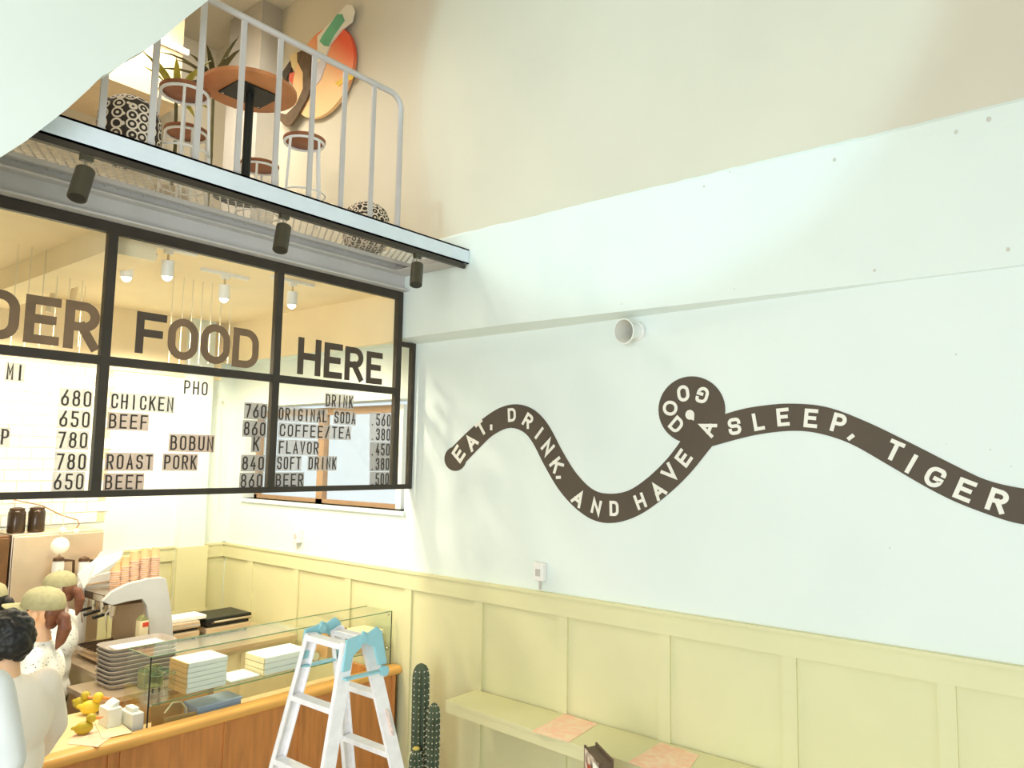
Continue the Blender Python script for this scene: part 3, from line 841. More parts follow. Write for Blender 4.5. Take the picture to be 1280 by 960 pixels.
el = [(408 + 34*math.cos(t)*math.cos(.36) + 60*math.sin(t)*math.sin(.36), 92 - 60*math.sin(t)*math.cos(.36) + 34*math.cos(t)*math.sin(.36)) for t in [2*math.pi*k/40 for k in range(40)]]
ap('disc_panel', el, gradmat(), .02, .06, 'coral and peach disc')
ap('white_stroke', [(398,46),(428,14),(434,7),(441,7),(444,14),(441,28),(428,38),(414,56),(408,72),(398,80)], M_cream, .06, .075, 'white brush stroke shape')
ap('green_stroke', [(403,46),(422,18),(428,18),(431,26),(418,44),(411,58),(405,57),(400,52)], mat('art_green', (112, 190, 150), .6, var=.08), .075, .082, 'green stroke')
ap('lavender_stroke', [(396,72),(405,66),(408,80),(401,100),(396,106)], mat('art_lavender', (226, 222, 232), .6), .06, .07, 'pale lavender stroke')
ap('brown_curve', [(374,67),(388,60),(391,72),(389,95),(391,110),(386,124),(374,146),(366,157),(358,158),(351,150),(352,142),(360,144),(372,132),(381,112),(381,92),(374,78)], mat('art_brown', (106, 84, 60), .6, var=.15, scale=12), .06, .085, 'dark brown curve')
ap('gold_patch', [(419,104),(430,97),(441,86),(446,90),(440,100),(432,100),(424,108)], mat('art_gold', (238, 196, 50), .5), .06, .066, 'gold patch')
ap('cream_fragment', [(364,70),(372,66),(377,84),(377,95),(372,94),(366,84)], mat('art_cream', (236, 214, 160), .6), .02, .04)
ap('dark_fragment', [(354,92),(365,76),(367,84),(361,96),(359,104),(356,100)], mat('art_dark', (80, 72, 60), .6), .02, .04)
ap('coral_fragment', [(363,92),(371,90),(375,95),(374,104),(366,106),(362,100)], mat('art_coral', (232, 110, 84), .6), .04, .052)
ap('pale_fragment', [(370,108),(376,112),(379,98),(382,104),(378,120),(372,116)], mat('art_pale', (226, 232, 214), .6), .02, .04)

# strip light on the upstairs bulkhead
a, b = P(200, 50, 'Y', 7.47), P(236, 66, 'Y', 7.47)
sl = thing('strip_light', 'thin white strip light upstairs behind the palm', 'lamp', a)
MB().box((a.x-.6, 7.475, a.z-.03), (b.x, 7.497, a.z+.03)).build('housing', M_wmetal, sl)
MB().box((a.x-.6, 7.460, a.z-.025), (b.x, 7.474, a.z+.025)).build('diffuser', M_strip, sl)
# upstairs shelf ledge with lit strip at far left
q = P(115, 130, 'Y', 7.6)

# ------------------------------------------------------------------ kitchen ceiling lamps and wires
for i, q in enumerate(KL):
    spotlamp(q.x, M_wmetal, ['white spotlight glowing at the left edge of the middle menu pane', 'white spotlight second from the left in the middle menu pane', 'white spotlight hanging above the letters OD', 'white spotlight behind the right menu pane'][i],
             y=q.y, z=4.046, group='white spotlights on the kitchen ceiling', ax=V((.01, .02, -.12)), glow=True, sc=.9, name='ceiling_spotlight')
tk = thing('ceiling_track', 'thin white lighting track on the kitchen ceiling', 'track', (2.9, 5.3, 4.07))
y0, y1 = KL[1].y, KL[2].y
for q in KL:
    MB().box((q.x-.2, q.y-.015, 4.046), (q.x+.2, q.y+.015, 4.07)).build('track_bar', M_wmetal, tk)
M_wire = mat('wire_white', (240, 228, 200), .5)
k = 0
WO = ['leftmost', 'second from the left', 'third from the left', 'fourth from the left', 'fifth from the left', 'sixth from the left', 'rightmost']
for wi, px in enumerate((17, 34, 52, 69, 85, 101, 215, 228, 240, 252, 264, 276, 288)):
    a = P(px, 385, 'Y', 5.9)
    zb_ = P(px, 434 if px < 150 else 455, 'Y', 5.9).z
    mb = MB().cyl((a.x, 5.9, zb_), (a.x, 5.9, 4.07), .0035, n=6)
    o = mb.build('hanging_wire', M_wire); o['category'] = 'wire'
    o['label'] = ('thin pale wire behind the letters DER, %s of six' % (WO[6] if wi == 5 else WO[wi])) if px < 150 else 'thin pale wire behind the word food, %s of seven' % WO[wi-6]
    o['group'] = 'wires hanging behind the left pane' if px < 150 else 'wires hanging behind the middle pane'
for j, dxx in enumerate((0, 25)):
    a, b = P(70+dxx, 352, 'Y', 6.6), P(66+dxx, 372, 'Y', 6.6)
    mb = MB().tube([V((a.x+.07, 6.6, 4.06)), a+V((.04, 0, .09)), a, b, b-V((.02, 0, .12))], .026, 12)
    o = mb.build('flexible_hose', mat('hose_cream', (232, 214, 178), .6), smooth=True); o['category'] = 'hose'
    o['label'] = ['pale curved hose under the kitchen ceiling, left one behind the letter R', 'pale curved hose under the kitchen ceiling, right one behind the letter R'][j]
# star-shaped wire fixing on the wall
q = P(276, 500, 'Y', YK-.04)
wsx = thing('wire_spider', 'thin wires meeting at a bright point on the kitchen wall behind the middle pane', 'wire fixture', q)
MB().ball(q, .02, 10).build('hub', M_bulb, wsx, smooth=True)
for (px, py) in ((262, 475), (281, 508), (255, 520), (274, 640)):
    e = P(px, py, 'Y', YK-.03); MB().tube([q, e], .0025, 6).build('wire', M_wire, wsx)

# ------------------------------------------------------------------ counter with display case
YC = 4.80; ZT = .92
ct = thing('service_counter', 'orange wooden service counter with rounded cap in front of the kitchen', 'counter', (2.3, 5.0, 0))
MB().box((-.6, YC+.03, 0), (4.43, YC+.06, ZT-.05)).build('front_panel', M_wood, ct)
for x in (.35, .95, 1.55, 2.15, 2.22, 2.9, 3.5, 4.40): MB().box((x-.02, YC+.018, 0), (x+.012, YC+.032, ZT-.05)).build('panel_strip', M_wood, ct)
prof = []
for k in range(9):
    a = math.pi/2 + math.pi*k/8; prof.append((YC+.03+.035*math.cos(a), ZT-.035+.035*math.sin(a)))
prof = [(YC+.10, ZT)] + prof + [(YC+.10, ZT-.07)]
MB().prism([(2.30, y, z) for y, z in prof], (4.455-2.30, 0, 0)).build('front_cap', M_woodcap, ct, smooth=True)
MB().prism([(-.6, y, z) for y, z in prof], (2.90, 0, 0)).build('front_cap', M_woodcap, ct, smooth=True)
MB().box((-.6, YC+.10, ZT-.04), (2.30, 5.52, ZT)).build('side_top', M_woodtop, ct)
MB().box((-.55, YC+.06, 0), (2.26, 5.48, ZT-.04)).build('side_body', M_wood, ct)
MB().box((2.30, YC+.10, .70), (4.43, 5.50, .74)).build('case_deck', mat('case_deck', (222, 190, 138), .5), ct)
MB().box((2.27, 5.46, 0), (4.43, 5.50, .70)).build('rear_panel', M_kraftp, ct)
MB().box((4.40, YC+.03, 0), (4.43, 5.50, .85)).build('end_panel', M_wood, ct)

gx0, gx1, gy0, gy1, gz0, gz1 = 2.40, 4.44, 4.92, 5.30, .742, 1.345
dc = thing('display_case', 'clear glass display case with one shelf standing on the wooden counter', 'display case', (3.4, 5.1, gz0))
MB().box((gx0, gy0, gz0), (gx1, gy0+.006, gz1)).build('front_glass', M_gglass, dc)
MB().box((gx0, gy0, gz1), (gx1, gy1-.06, gz1+.006)).build('top_glass', M_gglass, dc)
MB().prism([(gx0, gy0+.006, gz0), (gx0, gy1, gz0), (gx0, gy1-.06, gz1), (gx0, gy0+.006, gz1)], (.006, 0, 0)).build('side_glass', M_gglass, dc)
MB().prism([(gx1-.006, gy0+.006, gz0), (gx1-.006, gy1, gz0), (gx1-.006, gy1-.06, gz1), (gx1-.006, gy0+.006, gz1)], (.006, 0, 0)).build('side_glass', M_gglass, dc)
MB().box((gx0+.008, gy0+.008, 1.040), (gx1-.008, gy1-.05, 1.048)).build('glass_shelf', M_gglass, dc)
MB().box((gx0+.008, gy0+.007, 1.040), (gx1-.008, gy0+.010, 1.048)).build('shelf_edge', M_gedge, dc)
eb = MB
MB().box((gx0-.002, gy0-.003, gz0), (gx0+.005, gy0+.004, gz1+.004)).build('corner_edge', M_blackm, dc)
MB().box((gx1-.006, gy0-.003, gz0), (gx1, gy0+.003, gz1)).build('corner_edge', M_blackm, dc)
MB().box((gx0, gy0-.002, gz1), (gx1, gy0+.002, gz1+.007)).build('top_edge', M_gedge, dc)
MB().box((gx0, gy1-.062, gz1), (gx1, gy1-.058, gz1+.007)).build('top_edge', M_gedge, dc)
MB().bar((gx0+.003, gy0, gz1+.004), (gx0+.003, gy1-.06, gz1+.004), .005, .005).build('top_edge', M_gedge, dc)
for x, z in ((gx1-.03, 1.044), (gx1-.30, 1.044), (gx0+.02, 1.044), (gx1-.03, gz1-.02)):
    MB().ball((x, gy0+.012, z), .012, 8).build('shelf_clip', M_chrome, dc, smooth=True)

ZS = 1.049
def single(mb, name, m_, lab, cat, group=None, **kw):
    o = mb.build(name, m_, **kw); o['label'] = lab; o['category'] = cat
    if group: o['group'] = group
    return o
# stack of white cartons on the glass shelf
cb = [P(x, y, 'Z', ZS) for x, y in ((233, 868), (281, 853))]
x0, x1 = 2.70, 2.98
x0 = P(233, 866, 'Y', 4.97).x; x1 = P(282, 855, 'Y', 4.97).x
n_c = 6; hh = .20/n_c
for k in range(n_c):
    j = random.uniform(-.003, .003)
    t = thing('carton', 'flat white folded carton, %s in the tall stack on the case shelf' % ['lowest', 'second from the bottom', 'third from the bottom', 'third from the top', 'second from the top', ''][k] if k < n_c-1 else 'flat white folded carton topmost of the tall stack on the case shelf', 'carton', (x0, 4.97, ZS+k*hh), 'white cartons stacked in the glass case')
    MB().box((x0+j, 4.96, ZS+k*hh+.001), (x1+j, 5.20, ZS+(k+1)*hh-.0008)).build('card_sheets', M_stack, t, bevel=.004)
    MB().box((x0+j-.012, 4.965, ZS+k*hh+.002), (x0+j-.001, 5.195, ZS+(k+1)*hh-.002)).build('kraft_edge', M_kraft, t)
# low pile of white paper with kraft side
x0 = P(330, 850, 'Y', 4.97).x; x1 = P(385, 835, 'Y', 4.97).x
for k in range(3):
    t = thing('carton', ['lowest white carton of the low pile right of the tall stack', 'middle white carton of the low pile right of the tall stack', 'top white carton of the low pile right of the tall stack'][k], 'carton', (x0, 5.0, ZS+k*.042), 'low pile of white cartons')
    MB().box((x0, 4.96, ZS+k*.042+.001), (x1+.0, 5.22, ZS+k*.042+.041)).build('card_sheets', M_stack if k < 2 else M_paper, t, bevel=.003)
    MB().box((x0-.012, 4.965, ZS+k*.042+.002), (x0-.001, 5.21, ZS+k*.042+.039)).build('kraft_edge', M_kraftp, t)
single(MB().box((x0-.26, 4.98, ZS+.001), (x0-.03, 5.2, ZS+.012)), 'paper_sheets', M_paper, 'loose white paper lying between the two carton piles in the glass case', 'paper')
# boxes at the right end of the case
a = P(480, 800, 'Y', 5.0)
t = thing('cardboard_box', 'small open kraft box with a pale lid at the right end of the glass case', 'box', (4.15, 5.08, ZS))
MB().box((4.08, 4.97, ZS), (4.38, 5.20, ZS+.12)).build('body', M_kraft, t)
MB().box((4.06, 4.96, ZS+.12), (4.39, 5.21, ZS+.15)).build('lid', M_kraftp, t)
t = thing('cardboard_box', 'tall brown card box leaning behind the ladder top in the case', 'box', (3.9, 5.1, ZS))
MB().box((3.86, 5.02, ZS), (4.03, 5.20, ZS+.20)).build('body', M_kraft, t)
MB().box((3.85, 5.01, ZS+.20), (4.04, 5.21, ZS+.215)).build('lid', M_kraft, t)
t = thing('paper_bundle', 'buff bundle of papers on the case shelf behind the ladder rail', 'paper', (3.65, 5.05, ZS))
MB().tube([(3.72, 4.98, ZS+.05), (3.72, 5.18, ZS+.05)], .05, 16).build('roll', M_kraft, t, smooth=True)
MB().tube([(3.72, 4.975, ZS+.05), (3.72, 4.978, ZS+.05)], .03, 16).build('roll_core', M_kraftp, t)
single(MB().box((3.70, 4.96, .744), (3.95, 5.15, .83)), 'paper_bundle', M_paper, 'white paper pack low in the case seen through the ladder', 'paper', bevel=.004)
# below the shelf
x0 = P(246, 885, 'Y', 4.98).x; x1 = P(300, 870, 'Y', 4.98).x
t = thing('storage_box', 'pale blue plastic box low in the glass case', 'box', (x0, 5.0, .742))
MB().box((x0, 4.96, .743), (x1, 5.15, .93)).build('body', M_bluebox, t, bevel=.006)
MB().box((x0-.006, 4.955, .93), (x1+.006, 5.156, .948)).build('rim', M_bluebox, t, bevel=.004)
x0 = P(206, 890, 'Y', 5.0).x
t = thing('kraft_tray', 'folded kraft card basket low at the left end of the glass case', 'tray', (x0+.1, 5.05, .742))
MB().prism([(x0, 4.97, .743), (x0+.17, 4.97, .743), (x0+.21, 4.97, .92), (x0-.02, 4.97, .93)], (0, .004, 0)).prism([(x0, 5.15, .743), (x0+.17, 5.15, .743), (x0+.21, 5.15, .95), (x0-.02, 5.15, .96)], (0, .004, 0)).box((x0, 4.97, .743), (x0+.17, 5.154, .747)).build('card_body', M_kraft, t)
MB().tube([(x0+.03, 5.06, .93), (x0+.08, 5.06, .985), (x0+.14, 5.06, .98), (x0+.18, 5.06, .93), (x0+.18, 5.06, .76)], .006, 8).build('handle', M_kraftp, t, smooth=True)
# tall drinking glasses on the left of the shelf
gl0 = None; kk = 0
for (gx, gy) in ((2.47, 4.97), (2.47, 5.06), (2.47, 5.15), (2.56, 4.97), (2.56, 5.06), (2.56, 5.15)):
    lab = 'tall clear drinking glass in the glass case, %s of the %s row' % ({4.97: 'front', 5.06: 'middle', 5.15: 'back'}[gy], 'left' if gx < 2.5 else 'right')
    if gl0 is None:
        gl0 = thing('drinking_glass', lab, 'glass', (0, 0, 0), 'glasses at the left end of the case')
        MB().lathe([(.001, .0), (.024, 0.001), (.027, .006), (.027, .05), (.034, .09), (.036, .165)], n=18, cap=False).build('bowl', M_bottle, gl0, smooth=True)
        MB().lathe([(.0365, .163), (.0365, .168), (.034, .168)], n=18, cap=False).build('rim', M_gedge, gl0)
        gl0.location = (gx, gy, ZS)
    else: dup(gl0, (gx, gy, ZS), lab)

# napkin boxes, paper envelope beside the case
q = P(150, 912, 'Z', .742)
t = thing('napkin_holder', 'white napkin box standing left of the glass case behind the wooden cap', 'napkin box', (2.36, 4.98, .70))
def slab(mb, p, q, th, z0, z1):
    p, q = V((*p, 0)), V((*q, 0)); d = (q-p).normalized(); n_ = V((-d.y, d.x, 0))*th
    return mb.prism([p+V((0,0,z0)), q+V((0,0,z0)), q+n_+V((0,0,z0)), p+n_+V((0,0,z0))], (0, 0, z1-z0))
# case deck continues left to hold them
MB().box((2.262, YC+.10, .70), (2.31, 5.46, .742)).build('deck_edge', M_woodtop, ct)
def nb(px0, px1, pyt, pyb, Y, m_, name, lab, dz=0):
    a = P(px0, pyb, 'Y', Y); b = P(px1, pyb, 'Y', Y); tz = P((px0+px1)/2, pyt, 'Y', Y).z
    return a.x, b.x, tz
MB().box((2.315, 4.94, .743), (2.39, 5.12, 1.01)).build('box_body', M_stack, t, bevel=.006)
MB().box((2.33, 4.98, 1.01), (2.375, 5.08, 1.035)).build('napkins', M_paper, t, bevel=.004)
t = thing('napkin_holder', 'white napkin box with napkins sticking up at the end of the wooden side counter', 'napkin box', (2.2, 5.2, ZT))
MB().box((2.215, 5.05, ZT+.001), (2.30, 5.19, ZT+.12)).build('box_body', M_paper, t, bevel=.006)
MB().prism([(2.235, 5.07, ZT+.12), (2.285, 5.07, ZT+.12), (2.29, 5.07, ZT+.155), (2.255, 5.07, ZT+.14)], (0, .1, 0)).build('napkins', M_stack, t)

# print sheets and toys on the side counter
def sheet(pts, z, th, name, m_, lab, cat, group=None):
    pp = [P(x, y, 'Z', z) for x, y in pts]
    return single(MB().prism(pp, (0, 0, th)), name, m_, lab, cat, group)
sheet([(84, 930), (103, 905), (150, 914), (122, 934)], ZT+.001, .002, 'print_sheet', M_pink, 'pale pink printed sheet on the wooden side counter', 'paper')
sheet([(128, 924), (118, 903), (146, 900), (166, 916)], ZT+.0045, .002, 'paper_sheet', M_kraftp, 'cream paper sheet beside the pink sheet on the side counter', 'paper')
def toy(px, py, sc, lab, m1, ang):
    q = P(px, py, 'Z', ZT+.001); M_ = Matrix.Rotation(ang, 4, 'Z')
    t = thing('toy_bird', lab, 'toy', q, 'yellow toy birds on the counter')
    def X(mb):
        mb.v = [q + (M_ @ (v*sc)) for v in mb.v]; return mb
    X(MB().ball((0, 0, .045), .05, 16, (1.25, .85, .9)).ball((-.055, 0, .055), .022, 12, (1.3, .6, .7))).build('body', m1, t, smooth=True)
    X(MB().ball((.045, 0, .105), .034, 14)).build('head', m1, t, smooth=True)
    X(MB().lathe([(.016, 0), (.012, .02), (.001, .045)], n=10)).build('tail_tip', m1, t)
    b_ = MB().tube([(.072, 0, .10), (.10, 0, .095), (.125, 0, .10)], [.014, .009, .002], 8); X(b_).build('beak', M_orange, t, smooth=True)
    X(MB().ball((.02, 0, .075), .018, 10, (.8, 1.2, .6))).build('red_collar', M_red, t, smooth=True)
toy(112, 893, 1.0, 'yellow toy bird with orange beak pointing right on the side counter', M_yel, -.6)
toy(104, 918, .85, 'olive yellow toy bird nearest the pink sheet, beside the customer', M_yelg, -.2)
toy(100, 887, .9, 'olive yellow toy bird furthest back on the side counter', M_yelg, -1.2)

# ------------------------------------------------------------------ kitchen back area
# prep counter carrying trays (beige front)
pc = thing('prep_cabinet', 'warm beige metal prep cabinet behind the counter carrying the tray stack', 'cabinet', (2.8, 6.0, 0))
MB().box((2.40, 5.62, .08), (3.25, 6.12, .90)).build('body', mat('beige_metal', (190, 148, 108), .45, .2, var=.06), pc)
MB().box((2.38, 5.60, .90), (3.27, 6.13, .935)).build('top', M_steel, pc)
for x in (2.45, 3.2): 
    for y in (5.67, 6.08): MB().cyl((x, y, 0), (x, y, .08), .015, n=8).build('leg', M_steel, pc)
MB().box((2.43, 5.612, .15), (2.80, 5.62, .86)).build('door', M_kraft, pc); MB().box((2.83, 5.612, .15), (3.2, 5.62, .86)).build('door', M_kraft, pc)
# trays
def rrect(x0, x1, y0, y1, r, z):
    out = []
    for (cx, cy, a0) in ((x1-r, y1-r, 0), (x0+r, y1-r, 90), (x0+r, y0+r, 180), (x1-r, y0+r, 270)):
        for k in range(5): a = R(a0+22.5*k); out.append((cx+r*math.cos(a), cy+r*math.sin(a), z))
    return out
tr0 = None
for k in range(9):
    lab = 'grey plastic tray, %s in the stack on the prep cabinet' % ['lowest', 'second from the bottom', 'third from the bottom', 'fourth from the bottom', 'fifth from the bottom', 'fourth from the top', 'third from the top', 'second from the top'][k] if k < 8 else 'grey plastic tray on top of the stack, holding white paper'
    if tr0 is None:
        tr0 = thing('serving_tray', lab, 'tray', (0, 0, 0), 'grey trays stacked behind the counter')
        A, B_ = rrect(-.23, .23, -.13, .13, .05, 0), rrect(-.25, .25, -.15, .15, .06, .032)
        B2, A2 = rrect(-.24, .24, -.14, .14, .055, .032), rrect(-.222, .222, -.122, .122, .048, .004)
        nA = 20; vs = A + B_ + B2 + A2
        fs = [list(range(nA))[::-1], [3*nA+i for i in range(nA)]]
        for l in range(3):
            for i in range(nA): fs.append([l*nA+i, l*nA+(i+1) % nA, (l+1)*nA+(i+1) % nA, (l+1)*nA+i])
        MB().add(vs, fs).build('tray_shell', M_tray, tr0, smooth=True)
        MB().tube([(p[0]*1.0, p[1]*1.0, .032) for p in B_], .004, 6, closed=True).build('rim', M_tray, tr0)
        tr0.location = (2.78, 5.92, .937)
    else: dup(tr0, (2.78+random.uniform(-.004, .004), 5.92, .937+k*.0315), lab)
single(MB().box((2.60, 5.84, .937+8*.0315+.006), (2.95, 6.0, .937+8*.0315+.016)), 'paper_sheets', M_paper, 'white paper liner lying in the topmost grey tray', 'paper')
t = thing('dish_rack', 'olive green plastic caddy leaning beside the grey trays', 'caddy', (2.62, 5.66, .9))
a = P(164, 848, 'Z', .936); cx_, cy_ = a.x, 5.68
MB().box((cx_-.07, 5.63, .936), (cx_+.07, 5.74, .945)).box((cx_-.07, 5.63, .945), (cx_-.06, 5.74, 1.04)).box((cx_+.06, 5.63, .945), (cx_+.07, 5.74, 1.04)).box((cx_-.06, 5.73, .945), (cx_+.06, 5.74, 1.06)).build('caddy_body', M_green2, t)
MB().tube([(cx_-.06, 5.68, 1.03), (cx_-.04, 5.68, 1.09), (cx_+.04, 5.68, 1.09), (cx_+.06, 5.68, 1.03)], .008, 8).build('handle', M_green2, t, smooth=True)

# back counter
bc = thing('back_counter', 'steel topped back counter along the kitchen wall under the espresso machine', 'counter', (3.2, 6.9, 0))
MB().box((2.62, 6.22, .92), (4.43, 7.18, .955)).build('worktop', M_steel, bc)
MB().box((2.66, 6.26, .1), (4.43, 7.16, .92)).build('body', M_kraftp, bc)
MB().box((2.70, 6.30, 0), (4.40, 7.12, .1)).build('plinth', M_bsteel, bc)
for i in range(3): MB().box((2.70+i*.58, 6.245, .14), (3.24+i*.58, 6.26, .88)).build('door', M_kraftp, bc)
ZB = .956
# espresso machine
em = thing('espresso_machine', 'grey and chrome espresso machine with curved side panel behind the tray stack', 'espresso machine', (3.0, 6.5, ZB))
def pe(x, y, Y=6.36): return P(x, y, 'Y', Y)
out = [(128, 752), (140, 740), (160, 730), (185, 723.5), (203, 721.5), (208, 724), (212, 745), (216, 778), (217, 806), (188, 806), (186, 780), (184, 758), (178, 749), (160, 752), (140, 757)]
MB().prism([pe(x, y) for x, y in out], (0, .045, 0)).build('side_panel', M_esp, em, bevel=.006)
MB().prism([pe(x, y)+V((0, .62, 0)) for x, y in out], (0, .045, 0)).build('side_panel', M_esp, em, bevel=.006)
tl, trr = pe(136, 752), pe(206, 730)
MB().box((tl.x+.06, 6.405, tl.z-.05), (trr.x-.02, 6.98, tl.z+.015)).build('upper_body', M_espd, em)
MB().box((trr.x-.14, 6.405, ZB+.06), (trr.x+.02, 6.98, tl.z-.05)).build('rear_body', M_steel, em)
MB().box((tl.x-.02, 6.40, ZB+.03), (trr.x, 6.98, ZB+.09)).build('drip_tray', M_chrome, em)
for i in range(8): MB().box((tl.x, 6.43+i*.065, ZB+.09), (trr.x-.16, 6.45+i*.065, ZB+.096)).build('drip_grille_bar', M_espd, em)
for k in range(4): MB().cyl((tl.x+.05+.35*(k//2), 6.45+.45*(k % 2), ZB), (tl.x+.05+.35*(k//2), 6.45+.45*(k % 2), ZB+.03), .02, n=10).build('foot', M_chrome, em)
MB().box((tl.x+.05, 6.42, tl.z+.015), (trr.x, 6.97, tl.z+.025)).build('cup_tray', M_chrome, em)
MB().tube([(tl.x+.04, 6.42, tl.z+.05), (trr.x, 6.42, trr.z-.015)], .007, 8).build('cup_rail', M_chrome, em, smooth=True)
MB().tube([(tl.x+.04, 6.97, tl.z+.05), (trr.x, 6.97, trr.z-.015)], .007, 8).build('cup_rail', M_chrome, em, smooth=True)
for i in range(3):
    y = 6.52 + i*.17; x = tl.x+.10
    h = MB().cyl((x, y, tl.z-.11), (x, y, tl.z-.05), .036, n=16).build('group_head', M_chrome, em, smooth=True)
    MB().cyl((x, y, tl.z-.14), (x, y, tl.z-.11), .034, n=16).build('portafilter', M_chrome, em, smooth=True)
    MB().tube([(x-.03, y, tl.z-.125), (x-.15, y-.01, tl.z-.14)], [.010, .015], 10).build('portafilter_handle', M_blackm, em, smooth=True)
    MB().tube([(x, y, tl.z-.14), (x-.01, y, tl.z-.165)], .008, 8).build('spout', M_chrome, em)
for y in (6.45, 6.93):
    MB().tube([(tl.x+.06, y, tl.z-.05), (tl.x+.02, y, tl.z-.12), (tl.x+.04, y, tl.z-.25)], .006, 8).build('steam_wand', M_chrome, em, smooth=True)
MB().cyl((tl.x+.055, 6.44, tl.z-.02), (tl.x+.0, 6.44, tl.z-.02), .02, n=14).build('steam_knob', M_blackm, em)
MB().box((tl.x+.058, 6.6, tl.z-.045), (tl.x+.062, 6.8, tl.z+.005)).build('control_strip', M_chrome, em)
# milk carton by the machine opening
q = pe(178, 775, 6.30)
t = thing('milk_carton', 'cream carton with a red label in front of the espresso machine', 'carton', (q.x, 6.3, ZB))
MB().box((q.x-.035, 6.265, ZB), (q.x+.035, 6.335, q.z+.0)).build('body', M_kraftp, t, bevel=.003)
MB().prism([(q.x-.035, 6.265, q.z), (q.x+.035, 6.265, q.z), (q.x, 6.265, q.z+.04)], (0, .07, 0)).build('gable_top', M_green2, t)
MB().box((q.x-.012, 6.262, q.z-.05), (q.x+.036, 6.266, q.z-.015)).build('red_label', M_red, t)
MB().cyl((q.x-.10, 6.3, ZB), (q.x-.10, 6.3, ZB+.09), .035, .028, 16)
t = thing('milk_jug', 'small steel milk jug beside the cream carton', 'jug', (q.x-.10, 6.3, ZB))
MB().lathe([(.034, 0), (.036, .03), (.028, .075), (.032, .09), (.030, .09), (.026, .075), (.032, .03), (.03, .004)], c=(q.x-.10, 6.30, ZB), n=18, cap=False).lathe([(.034, 0), (.034, .003)], c=(q.x-.10, 6.30, ZB), n=18).build('jug_body', M_chrome, t, smooth=True)
MB().tube([(q.x-.13, 6.30, ZB+.08), (q.x-.16, 6.30, ZB+.06), (q.x-.155, 6.30, ZB+.03), (q.x-.135, 6.30, ZB+.02)], .004, 6).build('handle', M_chrome, t, smooth=True)
# stacks of paper cups on top of the machine
cup0 = None
cols = [(143, 742, 9, 'leftmost'), (154, 739, 11, 'second'), (166, 735, 13, 'middle'), (179, 732, 14, 'fourth'), (192, 729, 14, 'rightmost')]
ORD = ['lowest', 'second', 'third', 'fourth', 'fifth', 'sixth', 'seventh', 'eighth', 'ninth', 'tenth', 'eleventh', 'twelfth', 'thirteenth', 'fourteenth']
for ci, (px, py, nn_, nm) in enumerate(cols):
    q = P(px, py-2, 'Y', 6.70); zc = tl.z+.026
    for k in range(nn_):
        lab = 'buff paper cup, %s%s in the %s stack on the espresso machine' % ('topmost' if k == nn_-1 else ORD[k], '' if k in (0, nn_-1) else ' from the bottom', nm)
        if cup0 is None:
            cup0 = thing('paper_cup', lab, 'paper cup', (0, 0, 0), '')
            MB().lathe([(.041, 0), (.040, .002), (.031, .088), (.001, .088)], n=16, cap=False).build('cup_wall', M_cupb, cup0, smooth=True)
            MB().lathe([(.041, 0), (.044, .002), (.0440, .007), (.041, .009)], n=16, cap=False).build('cup_rim', M_cupp, cup0, smooth=True)
            cup0['group'] = 'paper cups in the %s stack' % nm; cup0.location = (q.x, 6.70, zc)
        else:
            dup(cup0, (q.x+random.uniform(-.002, .002), 6.70, zc+k*.0185), lab, random.random()*6, 'paper cups in the %s stack' % nm)
# white poster/paper sheet leaning on the machine
pts_t = [(97, 718), (124, 698), (128, 690), (152, 688), (148, 697), (139, 712), (118, 722), (106, 736)]
mb = MB(); pp = [P(x, y, 'Y', 6.50) for x, y in pts_t]
for i, p in enumerate(pp): p.y += .05*math.sin(i*1.3)
mb.prism(pp, (0.0, .006, 0)); 
single(mb, 'paper_bag', M_paper, 'bright white crumpled paper standing behind the staff member, left of the cup stacks', 'paper')
# coffee grinders / pots behind caps
for (px, py, lab) in ((72, 700, 'left white coffee pot with dark handle behind the caps'), (104, 700, 'right white coffee pot with dark handle beside the white paper')):
    q = P(px, py+16, 'Y', 7.09)
    t = thing('coffee_pot', lab, 'pot', (q.x, 7.09, ZB))
    MB().lathe([(.045, 0), (.05, .02), (.048, .4), (.046, q.z-ZB+.10-.03), (.04, q.z-ZB+.10)], c=(q.x, 7.09, ZB), n=20).build('pot_body', M_bulb if False else M_wmetal, t, smooth=True)
    MB().lathe([(.046, q.z-ZB+.10), (.04, q.z-ZB+.125), (.01, q.z-ZB+.14)], c=(q.x, 7.09, ZB), n=20).build('lid', M_espd, t, smooth=True)
    MB().tube([(q.x+.05, 7.09, q.z+.10), (q.x+.12, 7.09, q.z+.09), (q.x+.125, 7.09, q.z-.03), (q.x+.07, 7.09, q.z-.06)], .012, 8).build('handle', M_espd, t, smooth=True)
bx2 = thing('low_cabinet', 'low steel cabinet behind the staff holding the coffee pots', 'cabinet', (2.3, 7.0, 0))
MB().box((1.95, 6.86, .1), (2.58, 7.14, .93)).build('body', M_steel, bx2); MB().box((1.94, 6.85, .93), (2.6, 7.15, ZB-.001)).build('top', M_steel, bx2)
MB().box((1.99, 6.9, 0), (2.54, 7.1, .1)).build('plinth', M_bsteel, bx2)
MB().box((1.98, 6.85, .15), (2.25, 6.86, .88)).build('door', M_chrome, bx2); MB().box((2.28, 6.85, .15), (2.55, 6.86, .88)).build('door', M_chrome, bx2)

